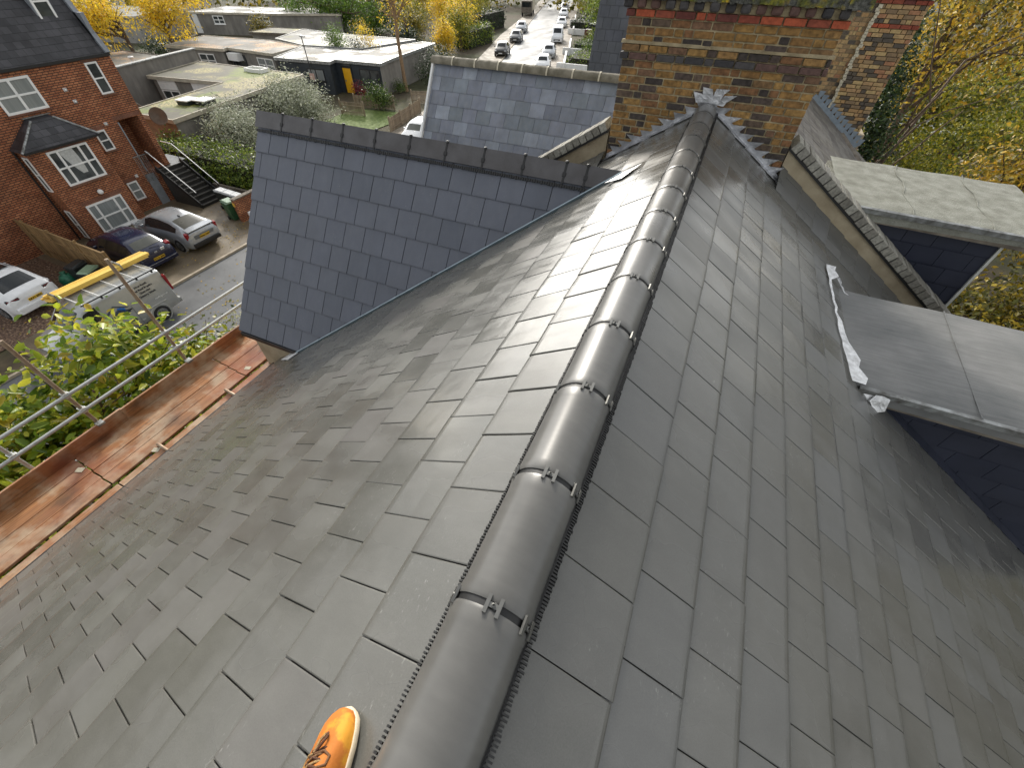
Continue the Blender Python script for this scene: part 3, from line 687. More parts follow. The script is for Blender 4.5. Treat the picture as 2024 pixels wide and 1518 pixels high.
# ------------------------------------------------------------------ scaffold along the eaves
PZ = -5.05
sc = thing('scaffold', 'scaffold walkway of wet orange timber boards with galvanised guard rails along the eaves', 'scaffold', (-6.4, 1, G))
def boardm(mb, x0, x1, y0, y1, z0, z1): mb.box(x0, x1, y0, y1, z0, z1)
bw = .213
cuts = [(-5.2, -1.32), (-1.30, .36), (.375, 3.28)]
offs = [0, .02, -.03, .01]
for ib in range(4):
    xa_ = -6.02-ib*.218-bw
    for (a, b) in ((-5.2, .365+.012*ib), (.378+.012*ib, 2.60+.02*ib), (2.612+.02*ib, 3.5)):
        mb = MB(); mb.box(xa_, xa_+bw, a, b-.004, PZ-.038+random.uniform(-.003, .003), PZ+random.uniform(-.003, .004)); bevel_all(mb.build('scaffold_board', 'board', sc), .006)
for (a, b) in ((-5.2, .40), (.415, 3.3)):
    mb = MB(); mb.box(-5.945, -5.70, a, b, PZ-.035, PZ+.004); bevel_all(mb.build('inside_board', 'board', sc), .006)
mb = MB(); mb.box(-6.07, -5.66, -5.2, 3.3, PZ-.16, PZ-.12); mb.build('gap_shade_strip', 'black', sc)  # black strip paints the shade in the gap between the boards
for (a, b, dx) in ((-5.2, 1.22, 0), (1.20, 3.42, .02)):
    mb = MB(); mb.box(-6.93+dx, -6.895+dx, a, b, PZ-.02, PZ+.215); bevel_all(mb.build('toe_board', 'board', sc), .005)
SX = -6.975
stds = [(-1.6, -3.0, 'galv'), (.075, -3.2, 'galv'), (.92, -3.28, 'rusty_tube'), (2.36, -2.97, 'rusty_tube'), (4.82, -3.60, 'rusty_tube')]
for y, zt_, m in stds:
    mb = MB(); mb.tube([(SX, y, G), (SX, y, zt_)], .0242, 12)
    st_ = mb.build('standard', m, sc)
    mb = MB()
    for zz in (-4.245, -4.555):
        mb.obox((SX+.012, y, zz), (1, 0, 0), (0, 1, 0), (0, 0, 1), .05, .034, .034); mb.tube([(SX-.03, y+.04, zz), (SX+.05, y+.045, zz)], .011, 6)
    mb.build('coupler', 'galv', st_)
    if m == 'rusty_tube' and y < 3:
        mb = MB(); mb.box(SX+.035, SX+.13, y-.045, y+.045, PZ+.20, PZ+.235); mb.build('toe_board_clip', 'trim', st_)
for zz, dz in ((-4.245, .025), (-4.555, .02)):
    mb = MB(); mb.tube([(SX+.048, -5.4, zz-dz*1.2), (SX+.048, .3, zz), (SX+.048, 7.6, zz+dz*1.5)], .0242, 12); mb.build('guard_rail', 'galv', sc)
for y in (1.02, 2.18):
    mb = MB(); mb.tube([(-5.62, y-.0, PZ+.03), (-6.0+.0, y+.03, PZ+.045)], .0242, 10); mb.build('transom_end', 'rusty_tube', sc)
mb = MB(); mb.tube([(-5.7, .9, PZ-.07), (-7.1, .9, PZ-.07)], .0242, 8); mb.tube([(-5.7, 2.3, PZ-.07), (-7.1, 2.3, PZ-.07)], .0242, 8); mb.tube([(SX+.0, -5.2, PZ-.12), (SX, 5, PZ-.12)], .0242, 8); mb.build('ledger', 'galv', sc)
mb = MB()
for x0, y0 in ((-5.98, .98), (-6.12, 2.75), (-6.62, .33)): mb.obox((x0, y0, PZ+.006), (1, .4, 0), (-.4, 1, 0), (0, 0, 1), .05, .035, .003)
mb.build('mortar_splash', 'cream', sc)

# ------------------------------------------------------------------ the boot on the slates
bt = thing('boot', 'worn orange nubuck boot with cream sole and speckled laces standing on the slates', 'boot', (-.40, -.2, zl(-.40)))
Fh = Vector((-.60, .80, 0)); Fh = (Fh - NL*Fh.dot(NL)).normalized(); Sd = Fh.cross(NL).normalized()
B0 = Vector((-.446, -.083, zl(-.446))) + NL*.003 - Fh*.292       # heel end
def bp(y, x, z): return B0 + Fh*y + Sd*(x*1.08) + NL*z
ST = [(0.0, .020, .060), (.012, .032, .085), (.04, .0375, .10), (.085, .0385, .105), (.125, .041, .098), (.165, .0465, .082), (.20, .0505, .068), (.235, .0495, .057), (.262, .044, .049), (.28, .032, .041), (.290, .014, .033)]
mb = MB(); vs = []; nc = 17
for y, hw, ht in ST:
    for k in range(nc):
        a = math.pi*k/(nc-1); cx = math.cos(a); sx = math.sin(a)
        x = hw*(abs(cx)**.75)*(1 if cx > 0 else -1); z = .014+(ht-.014)*(sx**.62)
        vs.append(bp(y, x*(1+.04*math.sin(y*60)*0), z))
fs = [(i*nc+k, (i+1)*nc+k, (i+1)*nc+k+1, i*nc+k+1) for i in range(len(ST)-1) for k in range(nc-1)]
mb.add(vs, fs, True); mb.add(vs[:nc], [tuple(range(nc))]); mb.add(vs[-nc:], [tuple(range(nc))[::-1]])
# ankle shaft
sh = []; m_ = 16
for hz, rx_, ry_, cy in ((.075, .040, .062, .070), (.11, .040, .056, .066), (.15, .042, .053, .062), (.18, .044, .055, .060), (.18, .038, .049, .060), (.12, .034, .045, .062)):
    for k in range(m_):
        a = 2*math.pi*k/m_; sh.append(bp(cy+ry_*math.cos(a), rx_*math.sin(a), hz))
mb.add(sh, [(i*m_+k, i*m_+(k+1) % m_, (i+1)*m_+(k+1) % m_, (i+1)*m_+k) for i in range(5) for k in range(m_)], True)
up_ = mb.build('upper', 'boot', bt)
mb = MB(); vs = []; out_ = []
for side in (1, -1):
    pass
SO = [(y-.003 if i == 0 else y+(.006 if i == len(ST)-1 else 0), hw+.003) for i, (y, hw, ht) in enumerate(ST)]
loop = [(y, hw) for y, hw in SO] + [(SO[-1][0]+.003, 0)] + [(y, -hw) for y, hw in SO[::-1]] + [(SO[0][0]-.004, 0)]
n = len(loop)
for zz, sc_ in ((0, .97), (.003, 1), (.013, 1), (.017, .975), (.0172, .86)):
    for y, x in loop: vs.append(bp(.146+(y-.146)*(1-(1-sc_)*.35), x*sc_, zz))
mb.add(vs, [(i*n+k, (i*n+(k+1) % n), (i+1)*n+(k+1) % n, (i+1)*n+k) for i in range(4) for k in range(n)], True); mb.add(vs[:n], [tuple(range(n))])
mb.build('sole', 'sole', bt)
mb = MB()
def topz(y):
    for (a, _, ha), (b, _, hb) in zip(ST, ST[1:]):
        if a <= y <= b: return ha+(hb-ha)*(y-a)/(b-a)
    return .06
for k, y in enumerate((.175, .158, .141, .124)):
    h_ = topz(y)+.002
    for sg in (-1, 1): mb.tube([bp(y+.004, -sg*.024, h_-.012), bp(y+.001, -sg*.012, h_-.001), bp(y-.004, 0, h_+.004), bp(y-.009, sg*.012, topz(y-.009)+.001), bp(y-.013, sg*.024, topz(y-.013)-.010)], .0036, 6)
for sg in (-1, 1):
    mb.tube([bp(.180, 0, topz(.18)+.006), bp(.192, sg*.012+.004, topz(.19)+.013), bp(.214, sg*.010+.010, topz(.21)+.008), bp(.222, sg*.002+.010, topz(.222)+.006)] if sg > 0 else [bp(.222, .008, topz(.222)+.006), bp(.207, -.004+.004, topz(.207)+.010), bp(.180, 0, topz(.18)+.008)], .0035, 6)
    mb.tube([bp(.178, 0, topz(.178)+.006), bp(.182, sg*.022, topz(.18)-.001), bp(.170, sg*.036, topz(.17)-.012), bp(.152, sg*.034, topz(.15)-.015), bp(.146, sg*.02, topz(.146)-.002)], .0036, 6)
    mb.tube([bp(.178, 0, topz(.178)+.005), bp(.190, -sg*.016, topz(.19)), bp(.188, -sg*.03, topz(.19)-.012)], .0034, 6)
mb.build('lace', 'lace', bt)

# ------------------------------------------------------------------ foliage
def leaves(name, blobs, n, size, mat, parent=None, base=None, droop=0., aspect=.5, shell=2.2, holes=.35, fold=False, tag_=None, up=.45, lump=1.6):
    """many leaf-sized faces spread through the crown; blobs: (x, y, z, rx, ry, rz)"""
    B = np.array(blobs, float); vol = B[:, 3]*B[:, 4]*B[:, 5]; vol = vol/vol.sum()
    pts = []; outs = []; m = 0
    ph = rng.uniform(0, 6, 9)
    while m < n:
        k = rng.choice(len(B), n*2, p=vol); d = rng.normal(size=(n*2, 3)); d /= np.linalg.norm(d, axis=1)[:, None]
        r = rng.uniform(0, 1, n*2)**(1/shell); b = B[k]
        p = b[:, :3] + d*r[:, None]*b[:, 3:]*(1+.22*rng.normal(size=(n*2, 1)))
        q = p*lump
        s = np.sin(q[:, 0]*1.3+ph[0]+np.sin(q[:, 2]*1.1+ph[1])) + np.sin(q[:, 1]*1.5+ph[2]+np.sin(q[:, 0]*.9+ph[3])) + np.sin(q[:, 2]*1.7+ph[4]+np.sin(q[:, 1]*1.2+ph[5]))
        keep = (s > -3+holes*3) | (rng.uniform(size=n*2) < .12)
        pts.append(p[keep]); outs.append(d[keep]); m += keep.sum()
    P = np.concatenate(pts)[:n]; Dn = np.concatenate(outs)[:n]
    ln = size*rng.uniform(.6, 1.35, n)[:, None]
    nm = Dn*.5 + rng.normal(size=(n, 3))*.55 + np.array([0, 0, up]); nm /= np.linalg.norm(nm, axis=1)[:, None]
    ax = rng.normal(size=(n, 3)) + Dn*.4 + np.array([0, 0, -droop]); ax -= nm*(ax*nm).sum(1)[:, None]; ax /= np.linalg.norm(ax, axis=1)[:, None]
    sd = np.cross(nm, ax); wd = ln*aspect*.5
    P = P - np.array([[0, 0, 0]])
    if fold:
        tmpl = [(0, 0, 0), (.30, 1, .22), (.66, .82, .16), (1, 0, -.10), (.66, -.82, .16), (.30, -1, .22), (.45, 0, -.06)]
        V = np.stack([P + ax*ln*a + sd*wd*b + nm*ln*c*aspect for a, b, c in tmpl], 1).reshape(-1, 3)
        F = []
        for i in range(n):
            o = 7*i; F += [(o, o+1, o+6), (o+1, o+2, o+6), (o+2, o+3, o+6), (o+3, o+4, o+6), (o+4, o+5, o+6), (o+5, o, o+6)]
    else:
        tmpl = [(0, 0, 0), (.45, 1, .12), (1, 0, 0), (.45, -1, .12)]
        V = np.stack([P + ax*ln*a + sd*wd*b + nm*ln*c*aspect for a, b, c in tmpl], 1).reshape(-1, 3)
        F = (np.arange(n)[:, None]*4 + np.arange(4)).tolist()
    V[:, 2] += H
    if parent is not None: o0 = np.array(ROOT[parent.name])
    else: o0 = np.array(base if base is not None else [B[0, 0], B[0, 1], V[:, 2].min()]); o0 = o0 if base is None else o0+np.array([0, 0, H])
    me = bpy.data.meshes.new(name); me.from_pydata((V-o0).tolist(), [], F); me.materials.append(MAT[mat] if isinstance(mat, str) else mat)
    if fold: me.polygons.foreach_set('use_smooth', [True]*len(F))
    me.update(); ob = bpy.data.objects.new(name, me); C.objects.link(ob)
    if parent is not None: ob.parent = parent; ROOT[ob.name] = ROOT[parent.name]
    else: ob.location = o0; ROOT[ob.name] = tuple(o0)
    return ob
def limb(mb, p, d, L, r, depth, spread=.6, up=.25, n=6, seg=4):
    p = Vector(p); d = Vector(d).normalized(); pts = [p.copy()]; rs = [r]
    for i in range(seg):
        d = (d + Vector((random.gauss(0, .16), random.gauss(0, .16), random.gauss(0, .10)+up*.25))).normalized()
        p = p + d*(L/seg); pts.append(p.copy()); rs.append(r*(1-.55*(i+1)/seg))
    mb.tube(pts, rs, n, True, True)
    if depth:
        for k in range(random.choice((2, 3, 3))):
            i = random.randint(1, seg); dd = (d + Vector((random.gauss(0, spread), random.gauss(0, spread), random.gauss(.1, spread*.6)))).normalized()
            limb(mb, pts[i], dd, L*random.uniform(.55, .8), rs[i]*.62, depth-1, spread, up, max(4, n-1), seg)
def tree(name, label, cat, base, trunk_h, tr, blobs, n, size, mat, bark='bark', limbs=5, group=None, depth=1, trunk_to=None, **kw):
    t = thing(name, label, cat, base, 0, group); mb = MB(); b = Vector(base)
    top = Vector(trunk_to) if trunk_to else b+Vector((random.uniform(-.3, .3), random.uniform(-.3, .3), trunk_h))
    mid = (b+top)/2+Vector((random.uniform(-.12, .12), random.uniform(-.12, .12), 0))
    mb.tube([b, b+(mid-b)*.25, mid, top], [tr*1.35, tr, tr*.85, tr*.6], 9)
    for i in range(limbs):
        q = mid+(top-mid)*random.uniform(.2, 1); tgt = Vector(blobs[i % len(blobs)][:3])+Vector((random.uniform(-.6, .6), random.uniform(-.6, .6), random.uniform(-.3, .6)))
        v = tgt-q; limb(mb, q, v, max(v.length*.95, .5), tr*.45, depth, .5, .15, 6)
    mb.build('trunk', bark, t)
    if n: leaves('crown', blobs, n, size, mat, t, **kw)
    return t
MAT['bark'] = simple('brown bark', (.14, .095, .06), .9, 0, .5, 12, .6, 40, (.06, .042, .03))
MAT['bark_tan'] = simple('tan bark', (.30, .20, .11), .9, 0, .4, 10, .5, 40, (.16, .10, .06))
MAT['lf_near'] = leaf_mat('broad garden leaf', [(.06, .11, .014), (.14, .22, .022), (.24, .33, .03), (.40, .44, .035), (.52, .50, .05), (.11, .18, .02), (.42, .30, .03)], .4, .3)
MAT['lf_yellow'] = leaf_mat('yellow autumn leaf', [(.60, .38, .02), (.80, .56, .03), (.85, .62, .05), (.66, .48, .04), (.42, .36, .04)], .45)
MAT['lf_gold'] = leaf_mat('gold autumn leaf', [(.30, .17, .02), (.55, .34, .03), (.64, .46, .07), (.36, .27, .03), (.16, .15, .03), (.62, .38, .03), (.22, .20, .03), (.07, .06, .015), (.10, .08, .02)], .3)  # darkest tones paint shaded leaves into the ramp
MAT['lf_olive'] = leaf_mat('olive autumn leaf', [(.03, .035, .01), (.10, .10, .015), (.20, .17, .02), (.34, .26, .025), (.42, .30, .03), (.06, .065, .015), (.14, .14, .02)], .28)  # dark ramp tones put leaf shade into the colour
MAT['lf_yg'] = leaf_mat('yellow green leaf', [(.03, .05, .01), (.10, .14, .015), (.20, .22, .02), (.32, .30, .025), (.44, .37, .03), (.05, .07, .014)], .3)  # the near-black greens stand for leaves in shade
MAT['lf_dark'] = leaf_mat('dark evergreen leaf', [(.010, .022, .010), (.020, .042, .014), (.035, .06, .018), (.05, .08, .02)], .15)
MAT['lf_green'] = leaf_mat('mid green leaf', [(.03, .065, .014), (.055, .105, .018), (.09, .15, .025), (.14, .18, .03)], .3)
MAT['lf_lime'] = leaf_mat('lime feathery leaf', [(.05, .11, .02), (.11, .20, .025), (.20, .30, .03), (.04, .08, .02)], .3)
MAT['lf_silver'] = leaf_mat('silver shrub leaf', [(.16, .19, .12), (.34, .36, .27), (.48, .50, .40), (.24, .27, .16), (.42, .43, .31)], .3, .6)
MAT['lf_hedge'] = leaf_mat('hedge leaf', [(.06, .10, .018), (.11, .17, .026), (.18, .24, .035), (.27, .31, .04)], .42)
MAT['lf_vari'] = leaf_mat('cream edged leaf', [(.03, .05, .015), (.10, .13, .03), (.42, .40, .22), (.55, .52, .34), (.16, .18, .05)], .2)
MAT['lf_red'] = leaf_mat('dark red leaf', [(.10, .012, .014), (.20, .02, .025), (.28, .04, .04)], .3)

# ------------------------------------------------------------------ ground, roads
def struct(o): o['kind'] = 'structure'; return o
def plane_strip(name, L, Rr, z, mat):
    mb = MB(); n = len(L); mb.add([(x, y, z) for x, y in L]+[(x, y, z) for x, y in Rr], [(i, n+i, n+i+1, i+1) for i in range(n-1)]); return struct(mb.build(name, mat))
MAT['soil'] = (lambda s: (s.col(s.mix(s.ramp(s.noise(.12, 6), [(.42, 0.), (.58, 1.)]), s.ramp(s.noise(1.5, 6), [(.3, (.028, .03, .012)), (.7, (.07, .075, .02))]), s.ramp(s.noise(2, 6), [(.3, (.04, .03, .018)), (.7, (.10, .075, .04))]))), s.rough(.95), s.m)[-1])(NT('garden ground'))
MAT['asphalt'] = (lambda s: (s.col(s.mix(.5, s.ramp(s.noise(.8, 6), [(.3, (.075, .08, .085)), (.7, (.125, .13, .135))]), s.ramp(s.noise(90, 3), [(.35, .6), (.7, 1.5)]), 'MULTIPLY')), s.rough(s.ramp(s.noise(.5, 5, s.coord((1, .35, 1))), [(.35, .42), (.65, .68)])), s.bump(s.noise(70, 3), .15, .008), s.m)[-1])(NT('wet asphalt'))
MAT['paving'] = (lambda s: (s.col(s.mix(.6, s.ramp(s.noise(.7, 6), [(.3, (.10, .075, .045)), (.7, (.20, .16, .105))]), s.ramp(s.noise(24, 5), [(.3, .5), (.7, 1.5)]), 'MULTIPLY')), s.rough(s.ramp(s.noise(1, 4), [(.35, .4), (.65, .75)])), s.bump(s.noise(30), .3, .01), s.m)[-1])(NT('damp brown paving'))
MAT['leafy_gravel'] = (lambda s: (s.col(s.ramp(s.noise(11, 8), [(.34, (.035, .022, .015)), (.5, (.12, .07, .045)), (.6, (.22, .14, .085)), (.72, (.42, .36, .28))])), s.rough(.9), s.bump(s.noise(25), .7, .03), s.m)[-1])(NT('leaf strewn gravel'))
MAT['pave2'] = simple('footway paving', (.24, .20, .15), .7, 0, .4, 1.2, .2, 20)
MAT['grass'] = simple('lawn grass', (.13, .19, .025), .9, 0, .5, 3, .8, 60, (.06, .10, .015))
gs = 420; mb = MB(); mb.add([(-gs, -gs, G-.02), (gs, -gs, G-.02), (gs, gs, G-.02), (-gs, gs, G-.02)], [(0, 1, 2, 3)]); struct(mb.build('ground', 'soil'))
Lk = [(-20.4, -60), (-20.4, 25), (-20.9, 33), (-23.2, 43), (-29.8, 65.5), (-34.9, 82.5), (-44.5, 115), (-53, 146), (-66, 190), (-100, 300)]
Rk = [(-13.4, -60), (-13.4, 25), (-13.9, 33), (-16.3, 43), (-22.9, 64), (-27.9, 82.5), (-37.4, 115), (-46.5, 147), (-59, 190), (-92, 300)]
plane_strip('road', Lk, Rk, G, 'asphalt')
off = lambda P, d: [(x+d, y) for x, y in P]
plane_strip('driveway', [(-28.9, 3.0), (-28.9, 18), (-24.5, 18), (-24.5, 25), (-20.5, 33)][:2], [(-20.5, 3.0), (-20.5, 18)], G+.012, 'paving')
plane_strip('pavement', [(-24.2, 18.01), (-24.2, 25), (-24.6, 33), (-26.5, 43), (-33.3, 65.5), (-38.4, 82.5), (-46.6, 115), (-55.4, 146)], [(-20.5, 18.01), (-20.5, 25), (-21.0, 33), (-23.3, 43), (-29.9, 65.5), (-35.0, 82.5), (-44.6, 115), (-53.1, 146)], G+.06, 'pave2')
plane_strip('pavement', Rk[1:8], off(Rk[1:8], 2.0), G+.06, 'pave2')
plane_strip('gravel', [(-34, -3), (-34, 7.35)], [(-22.4, -3), (-22.4, 7.35)], G+.02, 'leafy_gravel')
for P, s in ((Lk, -1), (Rk, 1)):
    mb = MB()
    for (x0, y0), (x1, y1) in zip(P[:8], P[1:8]):
        v = Vector((x1-x0, y1-y0, 0)); mb.obox(((x0+x1)/2+s*.06, (y0+y1)/2, G+.045), v, (v.y, -v.x, 0), (0, 0, 1), v.length/2, .06, .05)
    struct(mb.build('kerb', MAT.setdefault('kerb', simple('kerb stone', (.42, .36, .27), .8, 0, .3, 4))))
mb = MB(); mb.add([(-31.6, 29.8, G+.03), (-26.2, 30.8, G+.03), (-25.6, 36.5, G+.03), (-31.6, 35.5, G+.03)], [(0, 1, 2, 3)]); struct(mb.build('lawn', 'grass'))

# ------------------------------------------------------------------ windows, houses
MAT['glass'] = (lambda s: (s.col(s.ramp(s.noise(1.2, 3), [(.35, (.02, .024, .026)), (.7, (.09, .10, .10))])), s.rough(.06), s.m)[-1])(NT('window glass'))
MAT['glass_c'] = (lambda s: (s.col(s.mix(.7, s.ramp(s.noise(1, 4, s.coord((3, 14, .4))), [(.35, (.16, .18, .18)), (.65, (.36, .38, .37))]), (.2, .22, .22))), s.rough(.12), s.m)[-1])(NT('curtained glass'))
MAT['frame_d'] = simple('dark frame', (.02, .022, .026), .45)
def window(parent, a, b, z0, z1, out, nx=2, nz=2, fr='white', gl='glass', fw=.07, sill=True, split=None, depth=.05, xs=None, sillmat=None):
    a, b, o = Vector((*a, 0)), Vector((*b, 0)), Vector((*out, 0)).normalized(); t = (b-a).normalized(); L = (b-a).length; zc = (z0+z1)/2; up = Vector((0, 0, 1))
    P = lambda u, z, d=0: a+t*u+o*d+up*z
    mb = MB(); e = depth
    mb.obox(P(fw/2, zc, e/2), t, o, up, fw/2, e/2, (z1-z0)/2); mb.obox(P(L-fw/2, zc, e/2), t, o, up, fw/2, e/2, (z1-z0)/2)
    mb.obox(P(L/2, z0+fw/2, e/2), t, o, up, L/2-fw, e/2, fw/2); mb.obox(P(L/2, z1-fw/2, e/2), t, o, up, L/2-fw, e/2, fw/2)
    xs = xs or [L*i/nx for i in range(1, nx)]
    for u in xs: mb.obox(P(u, zc, e*.45), t, o, up, fw*.55, e*.5, (z1-z0)/2-fw)
    for i in range(1, nz): mb.obox(P(L/2, z0+(z1-z0)*(split or i/nz), e*.4), t, o, up, L/2-fw, e*.42, fw*.4)
    wdw = mb.build('window', fr, parent)
    mb = MB(); mb.obox(P(L/2, zc, .008), t, o, up, L/2-fw*.5, .006, (z1-z0)/2-fw*.5); mb.build('pane', gl, wdw)
    if sill: mb = MB(); mb.obox(P(L/2, z0-.035, .05), t, o, up, L/2+.06, .07, .034); mb.build('sill', sillmat or fr, wdw)
    return wdw
MAT['brickwall'] = brick_mat('red brown brickwork', (.30, .10, .04), (.46, .19, .085), (.07, .03, .02), .235, .088, .017)
MAT['brickdark'] = brick_mat('dark brick lintel', (.16, .055, .03), (.20, .07, .04), (.17, .12, .08), .075, .225, .010)
MAT['slate_b'] = (lambda s: (lambda b: (s.l(wall_uv(s), b.inputs['Vector']), s.col(s.mix(.85, b.outputs['Color'], s.ramp(s.noise(1.1, 6), [(.3, .5), (.7, 1.6)]), 'MULTIPLY')), s.rough(s.ramp(s.noise(2, 4), [(.3, .35), (.7, .6)])), s.bump(s.math('SUBTRACT', 1., b.outputs['Fac']), .6, .015), s.m)[-1])(s.n('TexBrick')))(NT('black slate roof'))
_b = [n for n in MAT['slate_b'].node_tree.nodes if n.type == 'TEX_BRICK'][0]
for k, v in (('Scale', 1), ('Brick Width', .32), ('Row Height', .24), ('Mortar Size', .008), ('Bias', 0)): _b.inputs[k].default_value = v
_b.inputs['Color1'].default_value = (.022, .022, .025, 1); _b.inputs['Color2'].default_value = (.048, .047, .052, 1); _b.inputs['Mortar'].default_value = (.006, .006, .007, 1)
FX, BX = -28.8, -27.95
rh = thing('brick_house', 'three storey red brick house with white sash windows and a steep black slate roof', 'house', (-31, 10, G))
mb = MB()
mb.box(-38, FX, 1.0, 14.25, G, -4.0); mb.box(-38, FX, 15.36, 15.62, G, -4.0); mb.box(-38, FX, 14.25, 15.36, -6.62, -4.0); mb.box(-38, -30.2, 14.25, 15.36, G, -6.62); mb.box(-30.2, FX, 14.25, 15.36, G, -9.12)
mb.build('wall', 'brickwall', rh)
mb = MB(); mb.box(FX-.2, BX, 9.57, 12.43, G, -6.66); bay = mb.build('bay', 'brickwall', rh)
mb = MB(); e = (BX+.17, 9.38, 12.70, -6.68)
top_ = [(FX+.02, 10.7, -5.72), (FX+.02, 11.6, -5.72)]; lo = [(FX+.02, e[1], -6.68), (e[0], e[1]+.0, -6.68), (e[0], e[2], -6.68), (FX+.02, e[2], -6.68)]
hip = [(BX-.45, 10.7, -5.78), (BX-.45, 11.6, -5.78)]
mb.add([top_[0], top_[1], lo[0], lo[1], lo[2], lo[3], hip[0], hip[1]], [(6, 3, 4, 7), (0, 6, 7, 1), (0, 2, 3, 6), (1, 7, 4, 5), (2, 5, 4, 3)])
br = mb.build('bay_roof', 'slate_b', rh)
mb = MB()
for p, q in ((hip[0], lo[1]), (hip[1], lo[2])): mb.tube([p, q], .05, 6)
mb.obox((FX+.06, 11.15, -5.70), (0, 1, 0), (1, 0, 0), (0, 0, 1), .55, .10, .012); mb.build('hip_tile', 'trim', br)
mb = MB(); mb.obox((BX+.20, 11.04, -6.72), (0, 1, 0), (1, 0, 0), (0, 0, 1), 1.62, .05, .035); mb.build('gutter', 'black', br)
O1 = (1, 0)
window(rh, (FX, 10.25), (FX, 11.88), -5.52, -4.29, O1, 2, 2, gl='glass_c', fw=.09, sillmat='brickdark')
window(rh, (FX, 14.31), (FX, 14.87), -5.49, -4.22, O1, 1, 2, sillmat='brickdark')
window(rh, (FX, 12.92), (FX, 13.44), -7.71, -6.81, O1, 1, 2, sillmat='brickdark')
window(rh, (FX, 12.88), (FX, 13.43), -10.25, -9.32, O1, 1, 2, gl='glass_c', sillmat='brickdark')
window(rh, (BX, 10.22), (BX, 11.98), -8.38, -6.88, O1, 3, 2, fw=.085, xs=[.42, 1.34], sillmat='brickdark')
mb = MB(); vs = []
for i in range(13):
    f_ = i/12; z = -6.98-1.05*f_; x = BX+.026; half = .30-.19*f_**2; yc_ = 10.98+.22*f_
    for k in range(9): vs.append((x+.006*math.sin(k*2.2), yc_-half+2*half*k/8, z))
mb.add(vs, [(r*9+k, r*9+9+k, r*9+10+k, r*9+k+1) for r in range(12) for k in range(8)], True); mb.build('curtain', MAT.setdefault('lace_curtain', simple('white curtain', (.55, .56, .54), .8, 0, .3, 12)), bay)
window(rh, (BX, 10.20), (BX, 11.95), -10.78, -9.36, O1, 3, 2, gl='glass_c', fw=.085, xs=[.42, 1.34], sillmat='white')
for z0, z1 in ((-8.45, -6.95), (-10.8, -9.4)): window(rh, (FX+.25, 9.57), (BX-.2, 9.57), z0, z1, (0, -1), 1, 2, fw=.06, sill=False)
mb = MB()
for (y0, y1, z) in ((10.1, 12.1, -6.84), (10.1, 12.1, -9.33)): mb.box(BX, BX+.012, y0, y1, z, z+.16)
for (y0, y1, z) in ((12.85, 13.5, -6.78), (12.82, 13.5, -9.29), (14.2, 14.95, -4.19), (14.1, 15.5, -6.60)): mb.box(FX, FX+.012, y0, y1, z, z+.16)
mb.build('brick_lintel', 'brickdark', rh)
for y, z in ((12.91, -5.03), (13.0, -5.52), (13.67, -6.63), (13.58, -9.15)):
    mb = MB(); mb.lathe((FX+.005, y, z), (1, 0, 0), [(0, .10), (.05, .10), (.06, .085)], 4); mb.lathe((FX+.055, y, z), (1, 0, 0), [(0, .05), (.012, .05), (.012, 0)], 8); mb.build('wall_vent', 'white', rh)
mb = MB(); mb.lathe((BX+.01, 11.2, -8.98), (1, 0, 0), [(0, .12), (.09, .11), (.13, .05), (.13, 0)], 10); mb.build('flue_terminal', 'white', rh)
mb = MB(); mb.tube([(FX+.07, 9.45, -6.7), (FX+.07, 9.35, G)], .04, 8); mb.build('drainpipe', 'black', rh)
mb = MB(); mb.box(FX-.02, FX+.04, 14.02, 14.5, G, -9.25); mb.box(FX-.5, FX+.03, 14.22, 14.28, -9.1, -6.7); mb.build('grey_door', MAT.setdefault('greypaint', simple('grey blue paint', (.25, .27, .29), .6)), rh)
mb = MB(); mb.obox((FX+.12, 7.5, -4.03), (0, 1, 0), (1, 0, 0), (0, 0, 1), 8.1, .07, .05); mb.build('eaves_gutter', 'black', rh)
# steep roof, coping up the verge, dormer window
tz = math.tan(R(63)); zr_ = lambda x: -4.0+(FX+.12-x)*tz
xt = FX+.12-4.2/tz
mb = MB(); mb.prism([(FX+.14, 1.0, -4.02), (FX+.14, 15.42, -4.02), (xt, 15.42, .2), (xt, 1.0, .2)], (-.12, 0, -.04)); mb.prism([(xt, 1.0, .2), (xt, 15.42, .2), (-38, 15.42, 1.2), (-38, 1.0, 1.2)], (0, 0, -.1)); rf = mb.build('roof', 'slate_b', rh)
mb = MB(); c = Vector(((FX+.12+xt)/2, 15.53, -1.9)); vv = Vector((xt-FX-.12, 0, 4.2)); mb.obox(c, vv, (0, 1, 0), vv.cross(Vector((0, 1, 0))), vv.length/2, .11, .14)
mb.box(-38, FX-.1, 15.42, 15.6, -4.0, -2.5); mb.build('verge_coping', MAT.setdefault('greylead', simple('grey lead coping', (.26, .28, .31), .6, .2, .3, 5)), rh)
mb = MB(); yy0, yy1 = 13.95, 14.75; mb.box(FX-1.3, FX-.62, yy0, yy1, -3.2, -.9); dm = mb.build('roof_dormer', 'greylead', rh)
window(dm, (FX-.62, yy0+.05), (FX-.62, yy1-.05), -3.02, -1.1, O1, 1, 2, fw=.08)
mb = MB(); mb.box(FX-.75, FX-.45, yy0-.05, yy1+.1, -3.3, -3.2); mb.build('apron', 'greylead', dm)
